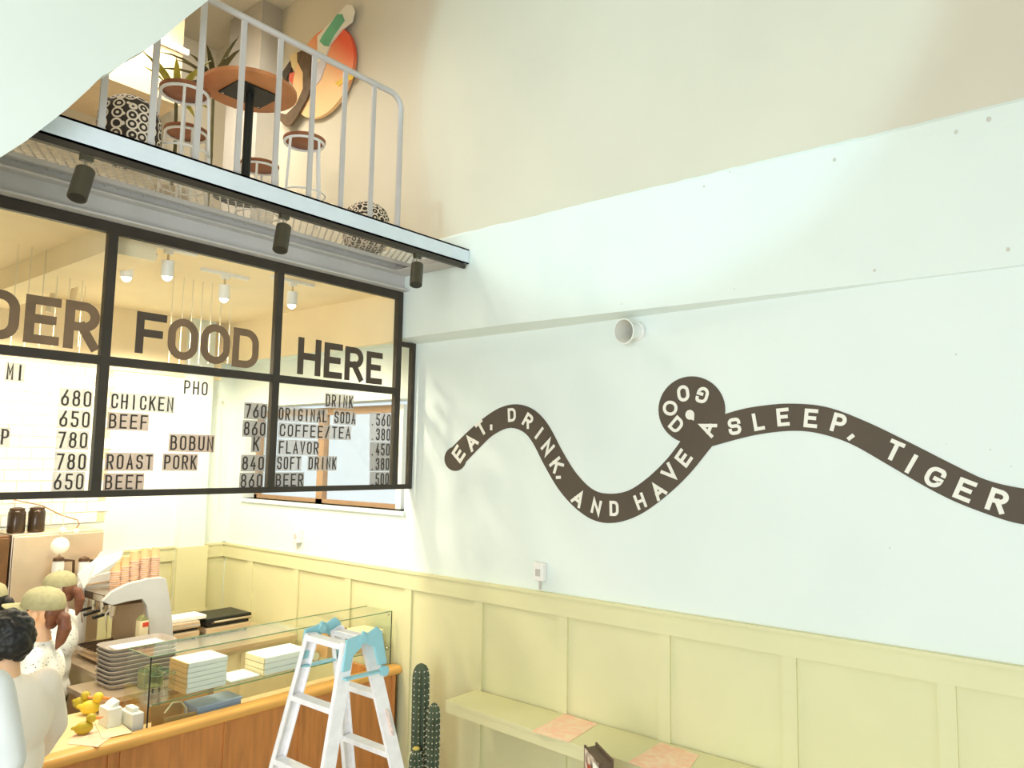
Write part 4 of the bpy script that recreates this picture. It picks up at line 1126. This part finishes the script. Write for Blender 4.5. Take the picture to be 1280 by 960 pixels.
# fridges
def fridge(x0, x1, ztop, m_, lab, Y=7.2):
    t = thing('tall_fridge', lab, 'fridge', ((x0+x1)/2, Y+.22, 0), None)
    MB().box((x0, Y+.03, .08), (x1, Y+.45, ztop)).build('cabinet_body', m_, t, bevel=.006)
    MB().box((x0+.005, Y, .10), ((x0+x1)/2-.004, Y+.028, ztop-.02)).build('door', m_, t, bevel=.004)
    MB().box(((x0+x1)/2+.004, Y, .10), (x1-.005, Y+.028, ztop-.02)).build('door', m_, t, bevel=.004)
    for s_ in (-1, 1): MB().tube([((x0+x1)/2+s_*.04, Y-.03, 1.0), ((x0+x1)/2+s_*.04, Y-.03, 1.5)], .010, 8).build('handle', M_chrome, t, smooth=True)
    for x in (x0+.05, x1-.05):
        for y in (Y+.08, Y+.4): MB().cyl((x, y, 0), (x, y, .08), .02, n=8).build('foot', M_blackm, t)
    return t
fridge(2.30, 3.02, 1.955, M_steel, 'tall stainless steel fridge against the kitchen back wall')
fridge(1.45, 2.28, 1.95, M_bsteel, 'tall dark brown steel cabinet at the left edge beside the stainless fridge')
can0 = None
for i, px in enumerate((20, 45)):
    q = P(px, 658, 'Y', 7.35)
    lab = ['dark glossy canister on top of the fridge, left of the pair', 'dark glossy canister on top of the fridge, right of the pair'][i]
    if can0 is None:
        can0 = thing('canister', lab, 'canister', (0, 0, 0), 'canisters on the fridge')
        MB().lathe([(.062, 0), (.066, .01), (.066, .17), (.055, .19)], n=24).build('can_body', mat('dark_glossy', (74, 58, 42), .2, .3, var=.1), can0, smooth=True)
        MB().lathe([(.057, .19), (.057, .205), (.02, .215)], n=24).build('can_lid', M_espd, can0, smooth=True)
        can0.location = (q.x, 7.35, 1.957)
    else: dup(can0, (q.x, 7.35, 1.957), lab)
# wall lamp with two bulbs on thin wire
a, b, c, d = P(53, 632, 'Y', 7.1), P(97, 650, 'Y', 7.1), P(99, 655, 'Y', 7.1), P(95, 661, 'Y', 7.1)
t = thing('wire_lamp', 'thin bent brass arm ending in a small white ball in front of the fridge top', 'lamp', P(53, 632, 'Y', 7.1))
MB().tube([V((a.x-.02, 7.72, a.z+.02)), a, (a+b)/2+V((0, 0, -.015)), b, c, d], .005, 8).build('arm', mat('brass', (176, 130, 80), .4, .4), t, smooth=True)
MB().ball(P(95, 664, 'Y', 7.1), .024, 12).build('bulb', M_bulb, t, smooth=True)
t = thing('glass_globe_ornament', 'white glass globe with a small ball on top hanging in front of the fridge', 'ornament', P(75, 682, 'Y', 6.9))
q = P(75, 682, 'Y', 6.9)
MB().ball(q, .068, 20).build('globe', M_bulb, t, smooth=True); MB().ball(q+V((.012, 0, .125)), .026, 12).build('small_ball', M_bulb, t, smooth=True)
MB().tube([q+V((.012, 0, .125)), V((q.x+.05, 6.9, 4.07))], .003, 6).build('cord', M_wire, t)
MB().tube([q+V((.0, 0, .06)), q+V((.012, 0, .11))], .004, 6).build('neck', M_wire, t)
# sandwich press / small appliances
x0 = P(200, 790, 'Y', 6.75).x; x1 = P(312, 780, 'Y', 6.75).x
t = thing('sandwich_press', 'wide stainless press with dark plates on the back counter beside the espresso machine', 'press', ((x0+x1)/2, 6.9, ZB))
x0 += .02
for (xa, xb) in ((x0, x0+.34), (x0+.40, x1)):
    MB().box((xa, 6.72, ZB+.02), (xb, 7.10, ZB+.08)).build('lower_housing', M_steel, t, bevel=.012)
    MB().box((xa+.02, 6.74, ZB+.08), (xb-.02, 7.08, ZB+.105)).build('plates', M_blackm, t)
    MB().box((xa, 6.72, ZB+.105), (xb, 7.10, ZB+.165)).build('lid', M_steel if xa == x0 else M_blackm, t, bevel=.012)
    MB().tube([(xa+.04, 6.70, ZB+.13), (xa+.04, 6.66, ZB+.14), (xb-.04, 6.66, ZB+.14), (xb-.04, 6.70, ZB+.13)], .010, 8).build('handle', M_chrome, t, smooth=True)
    for (i, j) in ((.04, .04), (.04, .34)): MB().cyl((xa+i, 6.72+j, ZB), (xa+i, 6.72+j, ZB+.02), .015, n=8).cyl((xb-i, 6.72+j, ZB), (xb-i, 6.72+j, ZB+.02), .015, n=8).build('feet', M_blackm, t, kind='stuff')
MB().box((x0+.34, 6.85, ZB+.03), (x0+.40, 7.0, ZB+.06)).build('link_plate', M_steel, t)
single(MB().box((x0+.08, 6.76, ZB+.1655), (x0+.42, 6.98, ZB+.20)), 'paper_sheets', M_paper, 'white paper stack lying on the sandwich press', 'paper', bevel=.006)
mb = MB()
for k in range(14):
    a = V((x0+.05+random.uniform(0, .14), 7.02+random.uniform(0, .06), ZB+.172)); b = a+V((random.uniform(-.06, .06), random.uniform(-.02, .02), random.uniform(.01, .05)))
    mb.tube([a, (a+b)/2+V((0, 0, .02)), b], .004, 5)
o = single(mb, 'red_netting', M_red, 'bunch of red plastic netting on the back of the sandwich press', 'netting'); o['kind'] = 'stuff'

# ------------------------------------------------------------------ stepladder
ld = thing('stepladder', 'aluminium stepladder with light blue hinges standing open before the counter', 'ladder', (2.4, 2.9, 0))
def lp(side, k, dz):       # side f/r, k 0 near 1 far
    x = 2.125-.10*dz if side == 'f' else 2.262+.33*dz
    y = (2.615+.075*dz if side == 'f' else 2.66+.0*dz) if k == 0 else (2.885+.24*dz)
    return V((x, y, 1.86-dz))
for sd in ('f', 'r'):
    for k in (0, 1):
        a, b = lp(sd, k, -.0), lp(sd, k, 1.86-.03)
        d = (b-a).normalized(); e_in = V((0, 1 if k == 0 else -1, 0))
        mb = MB().bar(a, b, .006, .062, side=(0, 1, 0) )
        mb = MB(); u = V((0, 1, 0)); w_ = d.cross(u).normalized(); u = w_.cross(d).normalized()
        for (ou, ow, su, sw) in ((0, 0, .005, .062), (.011*e_in.y, .0285, .022, .005), (.011*e_in.y, -.0285, .022, .005)):
            vs = []
            for c in (a, b):
                for (i, j) in ((-1,-1),(1,-1),(1,1),(-1,1)): vs.append(c + u*(ou+i*su/2) + w_*(ow+j*sw/2))
            mb.add(vs, [(3,2,1,0),(4,5,6,7),(0,1,5,4),(1,2,6,5),(2,3,7,6),(3,0,4,7)])
        rr = mb.build('rail', M_alu, ld)
        MB().box(b+V((-.03, -.02, -.03)), b+V((.03, .02, .012))).build('rubber_foot', M_blackm, ld)
    for i in range(7):
        dz = .28*i if i else .018
        if dz > 1.8: break
        a, b = lp(sd, 0, dz), lp(sd, 1, dz)
        MB().box((a.x-.028, a.y+.008, a.z-.012), (a.x+.028, b.y-.008, a.z+.012)).build('tread', M_alu, ld, bevel=.003)
for k in (0, 1):
    sg = -1 if k == 0 else 1
    A, Bq = lp('f', k, .0), lp('r', k, .0); yy = (A.y+Bq.y)/2 + sg*.016
    def pl_(pts): return MB().prism([(x, yy, z) for x, z in pts], (0, .012*sg, 0))
    mx = (A.x+Bq.x)/2
    pl_([(A.x-.02, 1.875), (A.x+.055, 1.885), (mx+.012, 1.865), (mx-.005, 1.83), (A.x+.018, 1.80), (A.x+.002, 1.745), (A.x-.035, 1.745)]).build('hinge_plate', M_blue, ld, bevel=.004)
    pl_([(mx-.012, 1.86), (mx+.0, 1.90), (mx+.03, 1.885), (Bq.x+.01, 1.905), (Bq.x+.04, 1.88), (Bq.x+.075, 1.735), (Bq.x+.025, 1.735), (Bq.x-.005, 1.82)]).build('hinge_plate', M_blue, ld, bevel=.004)
    MB().cyl((mx, yy-.012, 1.865), (mx, yy+.02*sg+.004, 1.865), .02, n=14).build('hinge_pin', M_blue, ld)
    a, b = lp('f', k, .145), lp('r', k, .15)
    MB().bar(V((a.x-.01, yy+.012*sg, a.z)), V((b.x+.02, yy+.012*sg, b.z)), .008, .032, side=(0, 1, 0)).build('stay_bar', M_blue, ld)
    MB().cyl((b.x, yy-.01, b.z), (b.x, yy+.03*sg, b.z), .022, n=14).build('stay_knob', M_blue, ld)
a = lp('r', 0, .78)
MB().bar(lp('r', 0, .70)+V((.0, -.006, 0)), lp('r', 0, .78)+V((.0, -.006, 0)), .003, .035, side=(0, 1, 0)).build('warning_sticker', mat('sticker', (206, 186, 90), .6, var=.3, scale=60), ld)
MB().bar(lp('r', 0, .34)+V((.0, -.006, 0)), lp('r', 0, .46)+V((.0, -.006, 0)), .003, .035, side=(0, 1, 0)).build('label_sticker', mat('sticker_pale', (232, 206, 190), .6, var=.15, scale=50), ld)

# ------------------------------------------------------------------ cactus
cx, cy = P(527, 900, 'X', 4.12).x, P(527, 900, 'X', 4.12).y
cc = thing('potted_cactus', 'tall dark green columnar cactus between the counter and the wall shelf', 'cactus', (cx, cy, 0))
MB().lathe([(.13, 0), (.17, .26), (.18, .28), (.165, .28), (.16, .24)], c=(cx, cy, 0), n=28).build('pot', M_pot, cc, smooth=True)
MB().lathe([(.16, .25), (.001, .255)], c=(cx, cy, 0), n=20).build('soil', M_soil, cc)
def ccol(c, r, h, lean=(0, 0)):
    N = 10
    prof = [(r*.8, 0), (r*.95, .06)] + [(r, h*t/10) for t in range(1, 9)] + [(r*.97, h-.09), (r*.86, h-.045), (r*.6, h-.015), (r*.2, h)]
    mb = MB().lathe(prof, c=c, n=N*6, fn=lambda a, z: 1+.13*math.cos(N*a))
    for v in mb.v: dz = v.z-c[2]; v.x += lean[0]*dz; v.y += lean[1]*dz
    mb.build('column', M_cactus, cc, smooth=True)
    ms = MB()
    for k in range(N):
        a = 2*math.pi*k/N; z = .05
        while z < h-.01:
            rr = r*1.15*(1 if z < h-.09 else max(.3, (1-((z-h+.09)/.09)**2*.7)))
            q = V(c)+V((rr*math.cos(a)+lean[0]*z, rr*math.sin(a)+lean[1]*z, z)); ms.ball(q, .005, 5)
            for s_ in range(2):
                ms.add([q+V((0,0,.002)), q-V((0,0,.002)), q+V((math.cos(a+random.uniform(-.7,.7))*.016, math.sin(a+random.uniform(-.7,.7))*.016, random.uniform(-.01,.012)))], [(0,1,2)])
            z += .042
    ms.build('spines', M_spine, cc, kind='stuff')
q1 = P(526, 900, 'X', 4.12); zt1 = P(525, 829, 'X', 4.12).z
ccol((4.12, q1.y, .25), .058, zt1-.25, (0, .015))
q2 = P(541, 900, 'X', 4.10); zt2 = P(540, 877, 'X', 4.10).z
ccol((4.09, q2.y-.02, .25), .042, zt2-.25, (.0, 0.0))
q3 = P(519, 945, 'X', 4.03); zt3 = P(521, 935, 'X', 4.03).z
ccol((4.02, q3.y-.02, .25), .045, zt3-.25)
MB().ball((4.02, q3.y-.02, zt3), .028, 12, (1, 1, .5)).build('yellow_bud', M_cyel, cc, smooth=True)

# ------------------------------------------------------------------ wall shelf with printed mats
sh = thing('wall_shelf', 'long sage green shelf fixed along the green panelling', 'shelf', (4.3, 2.4, .85))
yA, yB = 3.972, -1.0
xf = lambda y: 4.133 - (3.972-y)*.065
ZSH = .888
MB().prism([(4.468, yA, ZSH-.03), (xf(yA), yA, ZSH-.03), (xf(.4), .4, ZSH-.03), (4.468, .4, ZSH-.03)], (0, 0, .03)).build('shelf_board', M_green, sh, bevel=.002)
MB().prism([(xf(yA)+.002, yA-.002, ZSH-.085), (xf(.4)+.002, .4, ZSH-.085), (xf(.4)+.022, .4, ZSH-.085), (xf(yA)+.022, yA-.002, ZSH-.085)], (0, 0, .055)).build('front_apron', M_green, sh)
for y in (3.9, 3.2, 2.4, 1.6, .8): MB().box((4.20, y-.015, ZSH-.09), (4.468, y+.015, ZSH-.03)).build('bracket', M_green, sh)
for pts, lab in (([(664, 914.5), (706, 892), (747, 905), (711, 928)], 'pale pink printed mat on the green shelf, farther from the camera'),
                 ([(785, 953), (826, 928), (874, 944), (850, 978)], 'pale pink printed mat on the green shelf, nearer the right')):
    pp = [P(x, y, 'Z', ZSH+.001) for x, y in pts]
    single(MB().prism(pp, (0, 0, .002)), 'print_mat', M_pink, lab, 'mat', 'pink mats on the wall shelf')

# menu holder on a small round table in front
a, b = P(730, 931, 'Z', 1.06), P(746, 927.5, 'Z', 1.06)
dv = (P(778, 961, 'Z', 1.06) - b); dv.z = 0; dv.normalize(); wv = (b-a); wv.z = 0
c = (a+b)/2 + dv*.13
t2 = thing('side_table', 'small round table carrying the dark menu holder', 'table', (c.x, c.y, 0))
MB().lathe([(.24, .72), (.25, .725), (.25, .745), (.24, .75)], c=(c.x, c.y, 0), n=32).build('tabletop', M_table, t2, smooth=True)
MB().cyl((c.x, c.y, .02), (c.x, c.y, .72), .025, n=14).build('post', M_blackm, t2, smooth=True); MB().lathe([(.19, 0), (.19, .01), (.03, .03)], c=(c.x, c.y, 0), n=24).build('base', M_blackm, t2)
mh = thing('menu_holder', 'dark brown upright menu holder with a printed picture on its front', 'menu holder', (c.x, c.y, .752))
def hb(o0, o1, l0, l1, z0, z1):
    q = [a+wv*o0+dv*l0, a+wv*o1+dv*l0, a+wv*o1+dv*l1, a+wv*o0+dv*l1]
    return MB().prism([V((p.x, p.y, z0)) for p in q], (0, 0, z1-z0))
hb(0, .12, 0, .26, .752, 1.06).build('front_board', M_brack, mh)
hb(.88, 1, 0, .26, .752, 1.06).build('back_board', M_brack, mh)
hb(.12, .88, .004, .256, .752, 1.045).build('pages', M_brack, mh)
hb(-.04, -.005, .02, .255, .78, 1.05).build('picture_sheet', mat('picture_print', (232, 214, 196), .6, var=.5, scale=16, rgb2=(96, 74, 58)), mh)
hb(-.07, -.045, .07, .16, .86, .99).build('picture_red_patch', mat('picture_red', (206, 96, 62), .6, var=.3, scale=30), mh)
hb(-.07, -.045, .16, .24, .84, 1.03).build('picture_white_patch', M_paper, mh)

# ------------------------------------------------------------------ people
def remesh(mb, name, m_, parent, vox=.009, it=4):
    tmp = mb.build('tmp', m_)
    r_ = tmp.modifiers.new('r', 'REMESH'); r_.mode = 'VOXEL'; r_.voxel_size = vox
    s_ = tmp.modifiers.new('s', 'SMOOTH'); s_.factor = .5; s_.iterations = it
    dg = bpy.context.evaluated_depsgraph_get(); dg.update()
    me = bpy.data.meshes.new_from_object(tmp.evaluated_get(dg)); bpy.data.objects.remove(tmp)
    off = parent.location.copy()
    for v in me.vertices: v.co -= off
    me.polygons.foreach_set('use_smooth', [True]*len(me.polygons))
    me.materials.clear(); me.materials.append(m_); me.name = name
    o = bpy.data.objects.new(name, me); C.objects.link(o); o.parent = parent
    return o
def caps(mb, pts, rs):
    mb.tube(pts, rs, 14)
    for p, r in zip(pts, rs): mb.ball(p, r, 12)
def person(lab, base, face, H, headc, hface, hpitch, hands, shirt, sleeve=.55, skin=M_skin, cap=False, hair='short', hairm=M_hairb, apron=False, sc=1.0):
    """base: xy of the feet; face/hface: heading in degrees (0 = +X, 90 = +Y); headc: centre of the head"""
    t = thing('person', lab, 'person', (base[0], base[1], 0))
    f_ = V((math.cos(R(face)), math.sin(R(face)), 0)); r_ = V((f_.y, -f_.x, 0)); z = V((0, 0, 1))
    hd = V(headc); hip = V((base[0], base[1], .53*H))
    neck = hd - z*.135*sc - V((math.cos(R(hface)), math.sin(R(hface)), 0))*.03
    chest = hip.lerp(neck, .62) - f_*.01; waist = hip.lerp(neck, .3)
    def tors(mb, g):
        Bm = Matrix((r_, f_, z)).transposed()
        ax_ = (neck-hip).normalized()
        mb.ball(hip, .1+g, 16, (1.6, 1.05, 1.1), Bm); mb.ball(waist, .1+g, 16, (1.38, .95, 1.5), Bm)
        mb.ball(chest, .115+g, 16, (1.42, .98, 1.35), Bm); mb.ball(hip.lerp(neck, .8), .085+g, 16, (1.85, .95, .9), Bm)
    sh_l, sh_r = hip.lerp(neck, .84) - r_*.175, hip.lerp(neck, .84) + r_*.175
    body = MB(); cl = MB(); tors(body, 0); tors(cl, .034 if sleeve > .6 else .018)
    caps(body, [hip.lerp(neck, .85), neck, hd - z*.06], [.062, .053, .052])
    caps(cl, [hip.lerp(neck, .86), hip.lerp(neck, .93)], [.085, .066])
    for sgn, s0, h_ in ((-1, sh_l, hands[0]), (1, sh_r, hands[1])):
        if h_ is None: h_ = s0 + V((0, 0, -.50)) + f_*.12 + r_*sgn*.05
        h_ = V(h_); d = h_-s0; L = min(d.length, .53)
        h_ = s0 + d.normalized()*L
        bend = math.sqrt(max(.0001, .275**2-(L/2)**2))
        side = (z*-.75 + r_*sgn*.55 - f_*.35); side = (side - d.normalized()*side.dot(d.normalized())).normalized()
        el = (s0+h_)/2 + side*bend
        caps(body, [s0, s0.lerp(el, .5), el, el.lerp(h_, .4), h_], [.052, .045, .037, .036, .026])
        fd = (h_-el).normalized()
        pts, rs = [s0 + V((0, 0, .005)), s0.lerp(el, .5), el], ([.082, .078, .07] if sleeve > .6 else [.07, .064, .056])
        if sleeve > .6: pts.append(el.lerp(h_, .85)); rs.append(.058)
        else: pts[-1] = s0.lerp(el, .85)
        caps(cl, pts, rs)
        # hand
        sdv = fd.cross(z); sdv = sdv.normalized() if sdv.length > .1 else r_.copy(); nrm = sdv.cross(fd).normalized()
        Bh = Matrix((sdv, fd, nrm)).transposed()
        pc_ = h_+fd*.045
        body.ball(pc_, .04, 12, (1.0, 1.15, .42), Bh)
        for i in range(4):
            o_ = sdv*(-.030+.020*i); ln = (.062, .072, .068, .052)[i]
            k0 = pc_+fd*.034+o_; k1 = k0+fd*ln*.5-nrm*.006; k2 = k1+fd*ln*.42-nrm*.022
            caps(body, [k0, k1, k2], [.0098, .009, .0075])
        th0 = pc_-fd*.018-sdv*sgn*.030; th1 = th0-sdv*sgn*.022+fd*.028-nrm*.008; th2 = th1+fd*.026-nrm*.010
        caps(body, [th0, th1, th2], [.013, .011, .009])
    tr = MB()
    for sgn in (-1, 1):
        hp = hip + r_*sgn*.085 - z*.03; kn = V((hip.x, hip.y, .28*H)) + r_*sgn*.09 + f_*.03; an = V((hip.x, hip.y, .06*H)) + r_*sgn*.095 - f_*.02
        caps(body, [hp, hp.lerp(kn, .5), kn, kn.lerp(an, .35), an], [.085, .07, .052, .052, .035])
        caps(body, [an, an - z*(.06*H-.035) + f_*.0, an - z*(.06*H-.03) + f_*.14], [.036, .034, .028])
        caps(tr, [hp, hp.lerp(kn, .5), kn, an+z*.0], [.10, .084, .066, .058])
        caps(tr, [an-z*.02, an - z*(.06*H-.045), an - z*(.06*H-.04) + f_*.15], [.045, .044, .038])
    tr.ball(hip-z*.02, .105, 14, (1.6, 1.1, .9), Matrix((r_, f_, z)).transposed())
    # head in local axes: X right, Y forward, Z up
    hf = V((math.cos(R(hface))*math.cos(R(hpitch)), math.sin(R(hface))*math.cos(R(hpitch)), math.sin(R(hpitch))))
    hr = hf.cross(z).normalized(); hu = hr.cross(hf)
    Mh = Matrix((hr, hf, hu)).transposed()
    def T(p): return hd + Mh @ (V(p)*sc)
    def hb_(mb, c, r, s_): mb.ball(T(c), r*sc, 16, s_, Mh)
    hb_(body, (0, -.012, .025), .088, (.86, 1.06, 1.0)); hb_(body, (0, .018, -.035), .07, (.86, 1.0, 1.05)); hb_(body, (0, .048, -.083), .030, (1.05, .9, .8))
    body.tube([T((0, .082, .012)), T((0, .100, -.016)), T((0, .109, -.032)), T((0, .092, -.040))], [.008*sc, .010*sc, .0125*sc, .011*sc], 8)
    hb_(body, (0, .082, -.060), .015, (1.35, .8, .35)); hb_(body, (0, .080, -.069), .015, (1.15, .8, .40))
    hb_(body, (0, .078, .030), .028, (1.7, .4, .35))
    for s2 in (-1, 1):
        hb_(body, (s2*.082, -.016, -.004), .031, (.36, .62, 1.05)); hb_(body, (s2*.05, .04, -.03), .03, (.8, .8, .8))
    remesh(body, 'body', skin, t, .0085, 3)
    remesh(cl, 'shirt', shirt, t, .014, 12); remesh(tr, 'trousers', M_trouser, t, .015, 4)
    for s2 in (-1, 1):
        MB().ball(T((s2*.032, .081, .006)), .0115*sc, 10, (1.2, .5, .6), Mh).build('eye', M_hairk, t, smooth=True)
        MB().tube([T((s2*.015, .090, .028)), T((s2*.034, .088, .033)), T((s2*.05, .078, .026))], .0035*sc, 6).build('eyebrow', hairm, t)
    MB().ball(T((0, .090, -.0645)), .0125*sc, 10, (1.5, .55, .35), Mh).build('lips', mat('lips', (206, 128, 110), .5), t, smooth=True)
    hm = MB()
    if hair == 'short':
        for k in range(330):
            th = random.uniform(0, 2*math.pi); ph = math.acos(random.uniform(-.9, 1))
            p = V((math.sin(ph)*math.cos(th)*.082, math.sin(ph)*math.sin(th)*.098-.016, math.cos(ph)*.105+.022))
            if p.y > .035 and p.z < .075: continue
            if p.z < (-.085 if p.y < -.03 else -.035): continue
            hb_(hm, tuple(p), random.uniform(.016, .026), (1, 1, 1))
        remesh(hm, 'hair', hairm, t, .006, 1)
    else:
        hb_(hm, (0, -.074, .012), .062, (1.15, .72, 1.0)); hb_(hm, (0, -.072, -.040), .045, (1.2, .6, 1.0))
        for s2 in (-1, 1): hb_(hm, (s2*.070, .030, .026), .012, (.5, .8, 1.2))
        if hair == 'pony':
            caps(hm, [T((0, -.10, .0)), T((0, -.132, -.02)), T((0, -.142, -.075)), T((0, -.130, -.14)), T((0, -.115, -.185))], [.022*sc, .030*sc, .035*sc, .026*sc, .007*sc])
        remesh(hm, 'hair', hairm, t, .007, 2)
    if cap:
        cp = MB(); prof = [(.101, .028), (.103, .04), (.100, .07), (.088, .10), (.062, .122), (.03, .133), (.001, .136)]
        cp.lathe(prof, n=28, sx=.92, sy=1.07); 
        for v in cp.v: v.y -= .012
        bm2 = MB(); N = 14; vs = []
        for lay in (0, 1):
            for i in range(N+1):
                a_ = math.pi*(.10+.80*i/N)
                for rr, dzz in ((.092, .036), (.140, .034), (.200, .024)):
                    xx = math.cos(a_)*.088*(1 if rr < .1 else .98); yy = math.sin(a_)*rr*(1.0) - .004
                    if rr > .1: yy = math.sin(a_)*rr*(.9+.1*math.sin(a_))
                    vs.append((xx, yy, dzz - .004*lay - .022*(math.cos(a_)**2)*(1 if rr > .1 else .3)))
        st = 3*(N+1); fs = []
        for i in range(N):
            for j in range(2):
                q = [3*i+j, 3*i+j+1, 3*i+j+4, 3*i+j+3]; fs.append(q); fs.append([x+st for x in q[::-1]])
            fs.append([3*i+2, 3*i+5, 3*i+5+st, 3*i+2+st])
        bm2.add(vs, fs)
        cpb = None
        for mbx, nm in ((cp, 'cap'), (bm2, 'cap_brim')):
            mbx.v = [T(v) for v in mbx.v]
            o = mbx.build(nm, M_capf, t if nm == 'cap' else cpb, smooth=True)
            if nm == 'cap': cpb = o
        MB().ball(T((0, -.012, .136)), .007*sc, 8).build('cap_button', M_capf, cpb)
    return t
# staff 1: front, facing left with head down
h1 = P(50, 765, 'Y', 5.70)
person('person in olive cap, white speckled shirt and brown ponytail, just behind the black-haired customer', (h1.x+.06, 5.76), 145, 1.56, h1, 133, 5, (None, V((h1.x-.12, 6.02, 1.08))), M_speck, .5, M_skin, True, 'pony', M_hairb, sc=1.24)
h2 = P(73, 738, 'Y', 6.50)
person('person in olive cap and white shirt standing next to the espresso machine, face half hidden', (h2.x+.00, 6.50), 140, 1.56, h2, 134, -6, (None, None), M_speck, .5, M_skin2, True, 'pony', M_hairb, sc=1.1)
h3 = P(-14, 752, 'Y', 6.42)
person('staff member in olive cap at the left edge of the photo, mostly cut off', (h3.x-.02, 6.42), 150, 1.60, h3, 140, -8, (None, None), M_speck, .5, M_skin2, True, 'pony', M_hairk)
# customer at the counter, back turned
h4 = P(9, 802, 'Y', 4.36)
person('man with short black hair and loose beige shirt standing at the counter, back turned', (h4.x+.04, 4.36), 100, 1.76, h4, 100, -6, (V((h4.x-.15, 4.76, 1.0)), V((h4.x+.30, 4.70, .96))), M_beige, .9, M_skin, False, 'short', M_hairk, sc=1.08)
h5 = P(-75, 770, 'Y', 3.45)
person('person in pale grey shirt standing behind the beige shirted man, at the lower left corner', (h5.x-.02, 3.45), 80, 1.70, h5, 80, 0, (None, V((h5.x+.28, 3.60, .85))), M_lgrey, .9, M_skin, False, 'short', M_hairk)
